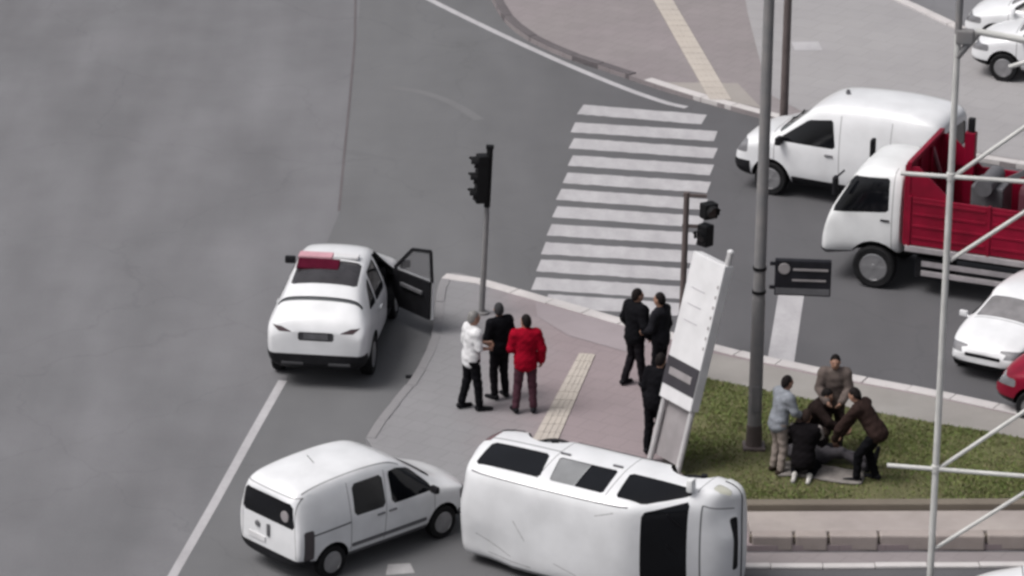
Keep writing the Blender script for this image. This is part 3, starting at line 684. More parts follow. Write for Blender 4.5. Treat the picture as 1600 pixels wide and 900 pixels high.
# ---- white panel van behind the tow truck
PV = [(x+(0.55 if x > 1.7 else 0.12 if x > 0.4 else 0)+(0.62 if x < -1.0 else 0), *r) for (x, *r) in VAN_ST]
PV = [(x, zb, zbl*1.03, (zt*1.06 if x < 0.4 else zt*1.03) if zt > 1.3 else zt*0.98, a, b, d) for (x, zb, zbl, zt, a, b, d) in PV]
c = Car('panel_van', 'white panel van with black bumper on the road behind the tow truck', 'van', PV, (6.84, 5.24, 0), R(153), 1.0, WHITE)
pvan = c
c.arch(-0.9, 0.33, 0.41); c.arch(1.72, 0.33, 0.41)
for sg in (1, -1):
    P = c.side(sg)
    c.region(soften([(0.40, 1.14), (1.60, 1.12), (1.54, 1.20), (1.00, 1.60), (0.50, 1.68)], 0.07), 'side', P, 'front_side_window', GLASS)
    c.line((0.30, 0.48), (0.34, 1.78), 'side', P); c.line((-0.7, 0.48), (-0.7, 1.80), 'side', P, 0.01); c.line((1.66, 0.7), (1.66, 1.06), 'side', P)
    c.region([(-0.46, 0.24), (1.28, 0.24), (1.28, 0.46), (-0.46, 0.46)], 'side', P, 'sill_cladding', BLACKP, -0.012)
    c.region([(2.16, 0.2), (2.8, 0.2), (2.8, 0.62), (2.16, 0.62)], 'side', P, 'bumper_corner', BLACKP, -0.015)
    c.region(rr(2.22, 2.50, 0.78, 1.00, 0.03), 'side', P, 'headlamp', LAMP, 0.004)
    handle(c, 0.52, 0.935, 1.0, sg)
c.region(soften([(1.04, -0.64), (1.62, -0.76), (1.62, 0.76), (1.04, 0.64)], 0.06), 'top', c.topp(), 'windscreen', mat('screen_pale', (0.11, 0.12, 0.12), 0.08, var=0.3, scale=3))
c.region([(-0.9, 0.2), (0.9, 0.2), (0.9, 0.62), (-0.9, 0.62)], 'end', c.front(), 'front_bumper', BLACKP, -0.02)
c.region(soften([(-0.66, 1.16), (0.66, 1.16), (0.60, 1.64), (-0.60, 1.64)]), 'end', c.rear(), 'rear_window', GLASS)
MB().tube((0.55, 0, 1.98), (0.55, 0, 2.05), 0.05, 0.03).build('roof_beacon', GREYP, c.root, 40)
c.line((1.74, -0.70), (1.74, 0.70), 'top', c.topp(), 0.02)
for y in (-0.3, 0.2): MB().bar((1.66, y, 1.27), (1.38, y+0.42, 1.55), 0.02, 0.02).build('wiper', BLACKP, c.root)
mirror_part(c, 1.52, 0.90, 1.16, BLACKP, 1.2)
c.wheels((-0.9, 1.72), 0.80, 0.33, 0.20)
c.finish()

# ---- ordinary cars at the picture's right edge
HB = [(-1.98, 0.42, 0.86, 1.0, 0.70, 0.74, 0.56), (-1.90, 0.32, 0.93, 1.16, 0.80, 0.83, 0.64), (-1.55, 0.24, 0.96, 1.36, 0.84, 0.86, 0.62), (-0.8, 0.2, 0.96, 1.48, 0.85, 0.87, 0.60), (0.05, 0.2, 0.95, 1.50, 0.85, 0.87, 0.60), (0.4, 0.2, 0.94, 1.42, 0.85, 0.87, 0.57), (1.05, 0.2, 0.92, 1.02, 0.85, 0.86, 0.64), (1.6, 0.22, 0.82, 0.92, 0.83, 0.81, 0.56), (1.9, 0.28, 0.68, 0.78, 0.76, 0.72, 0.44), (1.99, 0.38, 0.54, 0.62, 0.62, 0.60, 0.34)]
def hatchback(label, loc, deg, paint, glass=GLASS, scale=1.0):
    c = Car('car', label, 'car', HB, loc, R(deg), scale, paint, level=2)
    c.arch(-1.22, 0.30, 0.37); c.arch(1.24, 0.30, 0.37)
    for sg in (1, -1):
        P = c.side(sg)
        c.region(soften([(-0.04, 1.0), (0.90, 0.98), (0.86, 1.04), (0.42, 1.34), (-0.04, 1.40)], 0.08), 'side', P, 'side_window', GLASS)
        c.region(soften([(-0.98, 1.02), (-0.12, 1.0), (-0.12, 1.40), (-0.80, 1.36)], 0.08), 'side', P, 'side_window', GLASS)
        c.region(rr(1.58, 1.92, 0.60, 0.74, 0.03), 'side', P, 'headlamp', LAMP, 0.006)
        c.line((-0.08, 0.36), (-0.08, 0.98), 'side', P); c.line((0.98, 0.36), (0.98, 0.96), 'side', P)
        handle(c, 0.06, 0.875, 0.86, sg)
        c.region(rr(-1.94, -1.74, 0.72, 0.92, 0.02), 'side', P, 'tail_lamp', LAMPR, 0.004)
    c.region(soften([(0.46, -0.48), (1.0, -0.62), (1.0, 0.62), (0.46, 0.48)], 0.06), 'top', c.topp(), 'windscreen', glass)
    c.region(soften([(-1.78, -0.56), (-1.36, -0.52), (-1.36, 0.52), (-1.78, 0.56)], 0.06), 'top', c.topp(), 'rear_window', GLASS)
    c.region(rr(-0.40, 0.40, 0.52, 0.60, 0.02), 'end', c.front(), 'grille', BLACKP, 0.01)
    c.region([(-0.9, 0.18), (0.9, 0.18), (0.9, 0.40), (-0.9, 0.40)], 'end', c.front(), 'lower_bumper', BLACKP, -0.01)
    for sg in (1, -1): c.region([(sg*0.46, 0.58), (sg*0.72, 0.60), (sg*0.72, 0.72), (sg*0.50, 0.68)], 'end', c.front(), 'headlamp', LAMP, 0.006)
    c.line((1.05, -0.62), (1.05, 0.62), 'top', c.topp(), 0.016)
    mirror_part(c, 0.86, 0.86, 0.98, paint)
    c.wheels((-1.22, 1.24), 0.765, 0.30, 0.19)
    c.finish(); return c
SCR = mat('windscreen_painted_sky', (0.17, 0.165, 0.17), 0.1, var=0.2, scale=3)  # sky glare on the windscreen is put into this grey
hatchback('white car turning towards the lawn, cut by the right edge below the red truck', (8.80, -2.86, 0), 240, WHITE, SCR, 0.82)
hatchback('dark red car with only its nose in view at the right edge', (10.12, -6.02, 0), 152, RED)
hatchback('farther white car on the road at the top right corner', (11.6, 14.5, 0.10), 158, WHITE, SCR)
hatchback('nearer white car at the top right, beside the thin mast', (11.55, 12.6, 0.10), 160, WHITE, SCR)
hatchback('white car roof cut off at the bottom right corner', (8.55, -14.75, 0), 176, WHITE, SCR)

# ---- red and white tow truck
tt = empty('tow_truck', (6.84, 1.12, 0), R(158.5), 'tow truck with white cab and red headboard and bed', 'truck')
cab = [(-0.46, 0.66, 1.46, 2.14, 0.90, 0.95, 0.88), (-0.40, 0.60, 1.46, 2.22, 0.95, 0.98, 0.90), (-0.1, 0.58, 1.45, 2.25, 0.96, 0.98, 0.90), (0.26, 0.56, 1.43, 2.22, 0.96, 0.98, 0.89), (0.48, 0.54, 1.40, 2.10, 0.96, 0.98, 0.86), (0.84, 0.48, 1.36, 1.50, 0.96, 0.97, 0.88), (0.95, 0.44, 1.05, 1.20, 0.95, 0.95, 0.86), (1.01, 0.50, 0.80, 0.90, 0.88, 0.88, 0.78)]
class Sub(Car):
    def __init__(s, root, st, paint, level=2):
        s.root = root; s.bm = loft_bm(st, level, 0.6); s.paint = paint; s.parts = []
        for f in s.bm.faces: f.smooth = True
c = Sub(tt, cab, WHITE2)
c.arch(0.0, 0.40, 0.50)
for sg in (1, -1):
    P = c.side(sg)
    c.region(soften([(-0.24, 1.48), (0.80, 1.36), (0.78, 1.46), (0.46, 2.04), (-0.22, 2.09)], 0.06), 'side', P, 'side_window', GLASS)
    c.line((-0.31, 0.80), (-0.30, 2.32), 'side', P)
    c.region([(0.50, 0.3), (1.1, 0.3), (1.1, 0.60), (0.50, 0.60)], 'side', P, 'bumper_corner', GREYP, -0.012)
    handle(c, -0.18, 0.985, 1.32, sg, BLACKP)
    MB().box((0.72, sg*1.14, 1.92), (0.08, 0.18, 0.34), bev=0.03).tube((0.62, sg*0.94, 2.15), (0.72, sg*1.10, 2.05), 0.018).build('wing_mirror', BLACKP, tt)
c.region(soften([(0.50, -0.80), (0.84, -0.84), (0.84, 0.84), (0.50, 0.80)], 0.05), 'top', lambda f: f.normal.x > 0.15 and f.normal.z > 0.1, 'windscreen', GLASS)
c.region([(-1, 0.3), (1, 0.3), (1, 0.62), (-1, 0.62)], 'end', c.front(), 'front_bumper', GREYP, -0.02)
c.finish('cab')
# chassis, bed at z 0.95
MB().box((-2.4, 0.36, 0.66), (5.0, 0.10, 0.22)).box((-2.4, -0.36, 0.66), (5.0, 0.10, 0.22)).box((-2.6, 0, 0.72), (4.2, 1.5, 0.08)).box((-1.1, 0.75, 0.50), (0.7, 0.34, 0.40), bev=0.04).build('chassis', BLACKP, tt)
MB().box((-2.85, 0, 0.93), (4.5, 2.06, 0.12)).build('bed_floor', mat('bed_grey', (0.16, 0.12, 0.125), 0.6), tt)
for sg in (1, -1):
    for k in range(3):
        xc = -1.38-1.46*k
        p = MB().box((xc, sg*1.05, 1.42), (1.42, 0.045, 0.90), bev=0.012)
        for zz in (1.12, 1.34, 1.56, 1.78): p.box((xc, sg*1.078, zz), (1.34, 0.02, 0.05), bev=0.008)
        p.build('drop_side', RED, tt)
        MB().box((xc+0.72, sg*1.06, 1.39), (0.06, 0.07, 1.00), bev=0.01).build('side_post', RED, tt)
    MB().box((-2.85, sg*1.07, 0.90), (4.5, 0.06, 0.11), bev=0.012).build('side_rail', SILVER, tt)
    for zz in (0.44, 0.62): MB().box((-2.35, sg*1.0, zz), (2.9, 0.04, 0.10), bev=0.012).build('side_guard', SILVER, tt)
HX = -0.56
for sg in (1, -1):
    g_ = MB(); gp_ = [(HX-0.02, 2.42), (HX-0.22, 2.42), (HX-0.86, 1.86), (HX-0.02, 1.86)]
    ga = [g_.bm.verts.new((x_, sg*1.03, z_)) for x_, z_ in gp_]; gb_ = [g_.bm.verts.new((x_, sg*0.99, z_)) for x_, z_ in gp_]
    g_.bm.faces.new(ga); g_.bm.faces.new(gb_[::-1])
    for q in range(4): g_.bm.faces.new((ga[q], gb_[q], gb_[(q+1) % 4], ga[(q+1) % 4]))
    g_.build('side_gusset', RED, tt)
hb = MB().box((HX, 0, 1.70), (0.06, 2.08, 1.48), bev=0.012)
for y in (-1.0, -0.34, 0.34, 1.0): hb.box((HX-0.04, y, 1.70), (0.09, 0.09, 1.52), bev=0.01)
for z in (0.98, 1.66, 2.46): hb.box((HX-0.045, 0, z), (0.09, 2.10, 0.09), bev=0.01)
hb.build('headboard', RED, tt)
for y0, y1 in ((-0.95, -0.38), (0.38, 0.95)): MB().bar((HX-0.07, y0, 1.70), (HX-0.07, y1, 2.34), 0.05, 0.05).build('headboard_brace', mat('rail_pink', (0.36, 0.20, 0.225), 0.5), tt)
MB().box((-1.18, -0.92, 1.70), (0.20, 0.16, 1.70), bev=0.02).build('crane_post', RED, tt)
MB().box((-1.18, -0.92, 2.66), (0.12, 0.12, 0.30), bev=0.02).build('exhaust_stack', BLACKP, tt)
MB().box((-1.75, -0.4, 1.42), (0.6, 0.7, 0.84), bev=0.04).tube((-1.75, -0.7, 1.90), (-1.75, 0.2, 1.90), 0.16, n=18).bar((-1.9, -0.5, 1.8), (-2.7, -0.5, 2.3), 0.08, 0.10).build('winch', GREYP, tt)
MB().box((-2.95, -0.25, 1.52), (1.1, 1.1, 1.05), bev=0.14).box((-2.9, -0.25, 2.1), (0.6, 0.8, 0.3), bev=0.10).build('machine_cover', mat('cover_maroon', (0.075, 0.018, 0.028), 0.6), tt)
for sg in (1, -1):
    wheel(tt, (0, sg*0.86, 0.40), 0.40, 0.24, sg); wheel(tt, (-3.4, sg*0.84, 0.40), 0.40, 0.30, sg)
    MB().box((-3.4, sg*0.86, 0.84), (1.0, 0.34, 0.03), bev=0.01).build('mudguard', BLACKP, tt)

# ------------------------------------------------------------------ street furniture
def signal_head(parent, c, n, face, w=0.28, pitch=0.29):
    """black signal housing with n visors; face = direction the lenses look"""
    c = Vector(c); f = Vector(face).normalized()
    rot = Matrix((f, Vector((0, 0, 1)).cross(f), Vector((0, 0, 1)))).transposed()
    h = pitch*n
    MB().box(c, (0.20, w, h), rot, bev=0.025).build('signal_housing', SIGNB, parent)
    for k in range(n):
        p = c+Vector((0, 0, (k-(n-1)/2)*pitch))+f*0.10
        mb = MB(); seg = 12; R0 = 0.115
        a = []; b = []
        for q in range(seg+1):
            t = R(-30)+R(240)*q/seg
            o = rot @ Vector((0, R0*math.cos(t), R0*math.sin(t)))
            a.append(mb.bm.verts.new(p+o)); b.append(mb.bm.verts.new(p+o+f*(0.12 if R(20) < t < R(160) else 0.07)))
        for q in range(seg): mb.bm.faces.new((a[q], a[q+1], b[q+1], b[q]))
        mb.build('visor', SIGNB, parent)
        MB().tube(p-f*0.01, p+f*0.012, 0.10, n=18).build('lens', mat('signal_lens', (0.02, 0.018, 0.018), 0.3), parent)

ts = empty('traffic_light', (-0.53, -1.57, PZ), 0, 'slim traffic light with black head at the kerb by the three standing men', 'traffic light')
ts.rotation_euler = (0, R(2.2), 0)
MB().tube((0, 0, 0), (0, 0, 1.9), 0.055, 0.05, 14).tube((0, 0, 1.9), (0, 0, 3.02), 0.045, 0.045, 14).build('pole', POLEG, ts, 40)
MB().tube((0, 0, 0), (0, 0, 0.05), 0.13, 0.12, 16).build('base_flange', POLEG, ts, 40)
MB().tube((0, 0, 2.0), (0, 0, 3.10), 0.058, 0.058, 14).box((0, 0, 3.10), (0.14, 0.12, 0.06), bev=0.02).build('pole_sleeve', SIGNB, ts, 40)
signal_head(ts, (-0.12, -0.02, 2.52), 3, (-0.97, -0.25, 0), 0.22)
for zz in (2.2, 2.8): MB().bar((0, 0, zz), (-0.15, 0, zz), 0.05, 0.05).build('bracket', SIGNB, ts)

t2 = empty('traffic_light', (2.90, -3.60, PZ), 0, 'brown-poled traffic light partly hidden behind the leaning white sign', 'traffic light')
t2.rotation_euler = (0, R(0.6), 0)
MB().tube((0, 0, 0), (0, 0, 3.02), 0.06, 0.05, 14).build('pole', POLEB, t2, 40)
MB().tube((0, 0, 0), (0, 0, 0.05), 0.14, 0.13, 16).build('base_flange', POLEB, t2, 40)
for zz in (2.97, 2.42): MB().bar((-0.06, 0, zz), (0.34, -0.03, zz), 0.05, 0.05).build('bracket', POLEB, t2)
signal_head(t2, (0.38, -0.05, 2.72), 1, (0.5, -0.85, 0), 0.26, 0.27)
signal_head(t2, (0.34, -0.05, 2.28), 1, (-0.7, -0.7, 0), 0.22, 0.38)

lp = empty('lamp_post', (3.96, -7.52, PZ), 0, 'tall thick grey lamp post standing on the lawn beside the huddled people', 'lamp post')
MB().tube((0, 0, 0.0), (0, 0, 2.6), 0.116, 0.106, 20).tube((0, 0, 2.6), (0, 0, 11.0), 0.098, 0.075, 20).build('shaft', POLEG, lp, 40)
MB().tube((0, 0, 0), (0, 0, 0.42), 0.140, 0.125, 20).box((0, 0, 0.03), (0.36, 0.36, 0.06), bev=0.01).build('base', POLEB, lp, 40)
MB().box((0.0, -0.112, 0.9), (0.13, 0.02, 0.45), bev=0.008).build('access_door', POLEG, lp)
MB().tube((0, 0, 10.9), (1.6, -0.4, 11.4), 0.05, 0.04).box((1.9, -0.47, 11.42), (0.7, 0.28, 0.12), bev=0.04).build('lamp_head', POLEG, lp, 40)
for zz in (2.72, 3.12): MB().lathe([(0.100, -0.025), (0.112, -0.025), (0.112, 0.025), (0.100, 0.025)], (0, 0, zz), 'Z', 20).build('clamp', SIGNB, lp)
sb = empty('sign_box', (3.98, -7.66, PZ+3.04), R(-4), 'dark rectangular sign box clamped to the lamp post, pale lines on it', 'sign')
MB().box((0.66, 0, 0), (0.90, 0.12, 0.60), bev=0.02).box((0.18, 0.05, 0.2), (0.10, 0.05, 0.05)).box((0.18, 0.05, -0.2), (0.10, 0.05, 0.05)).build('panel', mat('sign_charcoal', (0.012, 0.012, 0.016), 0.6, var=0.2, spec=0.2), sb)
MB().lathe([(0.095, 0.0), (0.095, -0.012), (0.08, -0.016)], (0.36, -0.062, 0.16), 'Y', 18).build('emblem', BOARDG, sb)
MB().box((0.78, -0.066, 0.15), (0.56, 0.012, 0.035)).build('lettering_line', BOARDG, sb)
MB().box((0.76, -0.066, -0.03), (0.54, 0.012, 0.030)).build('lettering_line', BOARDG, sb)
MB().box((0.66, -0.066, -0.22), (0.86, 0.012, 0.10)).build('lower_strip', GREYP, sb)

p2 = empty('signal_mast', (5.38, 9.01, PZ), 0, 'thin brown mast rising behind the nose of the panel van', 'mast')
MB().tube((0, 0, 0), (0, 0, 6.5), 0.085, 0.07, 16).build('pole', POLEB, p2, 40)
MB().tube((0, 0, 0), (0, 0, 0.06), 0.17, 0.16, 16).build('base_flange', POLEB, p2, 40)
MB().bar((0, 0, 2.70), (1.1, -0.1, 3.15), 0.07, 0.07).build('bracket_arm', POLEB, p2)

# lattice mast close to the right edge
lm = empty('lattice_mast', (6.31, -13.15, 0), math.atan2(-0.17, 0.985), 'tall pale lattice mast with crossbars and diagonals at the right edge', 'mast')
MB().tube((0, 0, 0), (0, 0, 9.35), 0.052, 0.047, 14).build('chord', MASTW, lm, 40)
MB().tube((1.62, 0, 0), (1.62, 0, 9.35), 0.062, 0.055, 14).build('chord', MASTW, lm, 40)
for h in (2.17, 6.75):
    MB().tube((-0.72, -0.02, h), (1.62, -0.02, h), 0.034, 0.034, 10).build('crossbar', MASTW, lm, 40)
    MB().tube((0.05, 0.02, h), (1.62, 0.02, h+1.32), 0.032, 0.032, 10).build('diagonal', MASTW, lm, 40)
    MB().tube((1.62, 0.02, h-0.05), (0.05, 0.02, h-1.30), 0.032, 0.032, 10).build('diagonal', MASTW, lm, 40)
    for x in (0, 1.62): MB().lathe([(0.055, -0.06), (0.066, -0.05), (0.066, 0.05), (0.055, 0.06)], (x, 0, h), 'Z', 14).build('joint_collar', MASTW, lm)
MB().box((0.10, 0, 8.86), (0.26, 0.14, 0.22), bev=0.03).tube((0.0, 0, 8.55), (0.28, 0, 8.92), 0.05).tube((0, 0, 8.9), (0, 0, 9.6), 0.052).build('clamp', POLEG, lm)
MB().tube((0.25, 0, 8.95), (1.62, 0, 8.78), 0.05).build('crossbar', MASTW, lm, 40)
MB().tube((0.75, 0, 8.45), (1.62, 0, 8.80), 0.035).build('diagonal', MASTW, lm, 40)
for x in (0, 1.62): MB().box((x, 0, 0.03), (0.34, 0.34, 0.06), bev=0.01).build('foot_plate', POLEG, lm)

# leaning white totem sign
ls = empty('leaning_sign', (2.16, -8.16, PZ), 0, 'tall white sign with dark band leaning over behind the overturned van', 'sign')
sw = Vector((0.56, -0.83, 0)).normalized(); sb_ = Vector((0.83, 0.56, 0)).normalized(); a_ = R(14.5)
sup = sb_*math.sin(a_)+Vector((0, 0, 1))*math.cos(a_); sbk = sw.cross(sup)*-1
Ms = Matrix((sw, sup.cross(sw), sup)).transposed().to_4x4(); Ms.translation = Vector((2.14, -8.16, PZ-0.02)); ls.matrix_world = Ms
W_ = 0.85
MB().box((W_/2, 0.09, 2.37), (W_, 0.18, 2.44), bev=0.02).build('panel', BOARDW, ls)
MB().box((W_/2, -0.008, 1.62), (W_-0.02, 0.012, 0.46)).build('dark_band', BOARDD, ls)
MB().box((W_/2, -0.018, 1.63), (W_-0.26, 0.012, 0.12)).build('band_inset', BOARDG, ls)
for k in range(7): MB().box((W_-0.05, -0.004, 2.2+0.17*k), (0.03, 0.010, 0.05)).build('printed_mark', BOARDG, ls)
for k in range(3): MB().box((0.34, -0.004, 2.5+0.27*k), (0.34, 0.008, 0.022)).build('printed_line', mat('print_pale', (0.44, 0.43, 0.45), 0.5), ls)
for x, top in ((0.05, 3.54), (W_-0.06, 3.80)):
    MB().tube((x, 0.09, 0), (x, 0.09, top), 0.050, 0.050, 14).build('post', mat('post_pale', (0.40, 0.395, 0.40), 0.5, var=0.1), ls, 40)
    MB().lathe([(0.058, 0), (0.05, 0.03), (0.02, 0.05)], (x, 0.09, top), 'Z', 14).build('post_cap', BOARDW, ls, 40)
    MB().box((x, 0.09, 0.03), (0.22, 0.22, 0.06), bev=0.01).build('base_plate', BOARDD, ls)
MB().box((W_/2, 0.15, 0.66), (W_-0.16, 0.03, 0.92)).build('lower_panel', BOARDG, ls)

# ------------------------------------------------------------------ people
def surf_nets(Fd, org, h):
    S = Fd < 0
    def c8(A): return [A[i:A.shape[0]-1+i, j:A.shape[1]-1+j, k:A.shape[2]-1+k] for i in (0, 1) for j in (0, 1) for k in (0, 1)]
    cs = c8(S); an = np.zeros_like(cs[0]); al = np.ones_like(cs[0])
    for q in cs: an |= q; al &= q
    act = an & ~al; I = np.argwhere(act); n = len(I)
    idx = np.full(act.shape, -1, np.int64); idx[act] = np.arange(n)
    offs = [(i, j, k) for i in (0, 1) for j in (0, 1) for k in (0, 1)]
    V = [Fd[I[:, 0]+o[0], I[:, 1]+o[1], I[:, 2]+o[2]] for o in offs]
    acc = np.zeros((n, 3)); cnt = np.zeros(n)
    for a in range(8):
        for b in range(a+1, 8):
            oa, ob = np.array(offs[a]), np.array(offs[b])
            if np.abs(oa-ob).sum() != 1: continue
            mk = (V[a] < 0) != (V[b] < 0); t = np.where(mk, V[a]/np.where(V[a]-V[b] == 0, 1, V[a]-V[b]), 0)
            acc += mk[:, None]*(oa+t[:, None]*(ob-oa)); cnt += mk
    P = (I+acc/cnt[:, None])*h+org
    Q = []
    for ax in range(3):
        sl0 = [slice(None)]*3; sl1 = [slice(None)]*3; sl0[ax] = slice(0, -1); sl1[ax] = slice(1, None)
        a = S[tuple(sl0)]; b = S[tuple(sl1)]
        E_ = np.argwhere(a != b); u, v = (ax+1) % 3, (ax+2) % 3
        E_ = E_[(E_[:, u] > 0) & (E_[:, v] > 0) & (E_[:, u] < act.shape[u]) & (E_[:, v] < act.shape[v])]
        sg = a[tuple(E_.T)]
        def cell(du, dv):
            c = E_.copy(); c[:, u] -= du; c[:, v] -= dv; return idx[tuple(c.T)]
        q = np.stack([cell(1, 1), cell(0, 1), cell(0, 0), cell(1, 0)], 1)
        q[~sg] = q[~sg][:, ::-1]; Q.append(q)
    Q = np.concatenate(Q)
    return P, Q[(Q >= 0).all(1)]
def sdf(prims, h, planes=(), name='m', fold=0.0):
    lo = np.array([1e9]*3); hi = -lo
    for p in prims:
        if p[0] == 'c': a, b, r = np.array(p[1]), np.array(p[2]), max(p[3], p[4]); l_, h_ = np.minimum(a, b)-r, np.maximum(a, b)+r
        else: a = np.array(p[1]); r = max(p[2]); l_, h_ = a-r, a+r
        lo = np.minimum(lo, l_); hi = np.maximum(hi, h_)
    lo -= 3*h+0.02; hi += 3*h+0.02
    N_ = np.ceil((hi-lo)/h).astype(int)+1
    Fd = np.full(N_, 1.0)
    ax = [lo[i]+h*np.arange(N_[i]) for i in range(3)]
    for p in prims:
        k = p[-1]; m_ = 0.05+k
        if p[0] == 'c': a, b, r = np.array(p[1], float), np.array(p[2], float), max(p[3], p[4]); l_, h_ = np.minimum(a, b)-r-m_, np.maximum(a, b)+r+m_
        else: a = np.array(p[1], float); r = max(p[2]); l_, h_ = a-r-m_, a+r+m_
        i0 = np.maximum(((l_-lo)/h).astype(int), 0); i1 = np.minimum(((h_-lo)/h).astype(int)+2, N_)
        X = ax[0][i0[0]:i1[0]][:, None, None]; Y = ax[1][i0[1]:i1[1]][None, :, None]; Z = ax[2][i0[2]:i1[2]][None, None, :]
        if p[0] == 'c':
            d = b-a; L2 = max(d@d, 1e-9)
            t = np.clip(((X-a[0])*d[0]+(Y-a[1])*d[1]+(Z-a[2])*d[2])/L2, 0, 1)
            D = np.sqrt((X-a[0]-t*d[0])**2+(Y-a[1]-t*d[1])**2+(Z-a[2]-t*d[2])**2)-(p[3]+t*(p[4]-p[3]))
        else:
            rad = p[2]; fr_ = p[3]
            q = [((X-a[0])*fr_[i][0]+(Y-a[1])*fr_[i][1]+(Z-a[2])*fr_[i][2])/rad[i] for i in range(3)]
            D = (np.sqrt(q[0]**2+q[1]**2+q[2]**2)-1)*min(rad)
        B = Fd[i0[0]:i1[0], i0[1]:i1[1], i0[2]:i1[2]]
        hh = np.clip(0.5+0.5*(B-D)/k, 0, 1)
        B[...] = B*(1-hh)+D*hh-k*hh*(1-hh)
    for (pp, nn) in planes:     # keep the side the normal points to
        nn = np.array(nn, float)/np.linalg.norm(nn)
        D = -((ax[0][:, None, None]-pp[0])*nn[0]+(ax[1][None, :, None]-pp[1])*nn[1]+(ax[2][None, None, :]-pp[2])*nn[2])
        Fd = np.maximum(Fd, D)
    if fold:        # folds and creases of cloth
        X = ax[0][:, None, None]; Y = ax[1][None, :, None]; Z = ax[2][None, None, :]
        ph = rng.uniform(0, 6.28, 4)
        Fd = Fd+fold*(np.sin(31*Z+13*X+ph[0])*np.sin(17*Y-11*Z+ph[1])+0.7*np.sin(52*Z-27*X+21*Y+ph[2])*np.sin(24*X+ph[3]))
    Fd[0] = Fd[-1] = 1; Fd[:, 0] = Fd[:, -1] = 1; Fd[:, :, 0] = Fd[:, :, -1] = 1
    P, Q = surf_nets(Fd, lo, h)
    me = bpy.data.meshes.new(name); me.vertices.add(len(P)); me.vertices.foreach_set('co', P.astype(np.float32).ravel())
    me.loops.add(len(Q)*4); me.loops.foreach_set('vertex_index', Q.astype(np.int32).ravel())
    me.polygons.add(len(Q)); me.polygons.foreach_set('loop_start', np.arange(0, len(Q)*4, 4, dtype=np.int32))
    me.update(calc_edges=True); me.validate()
    me.polygons.foreach_set('use_smooth', [True]*len(me.polygons))
    return me
def V3(*a): return Vector(a)
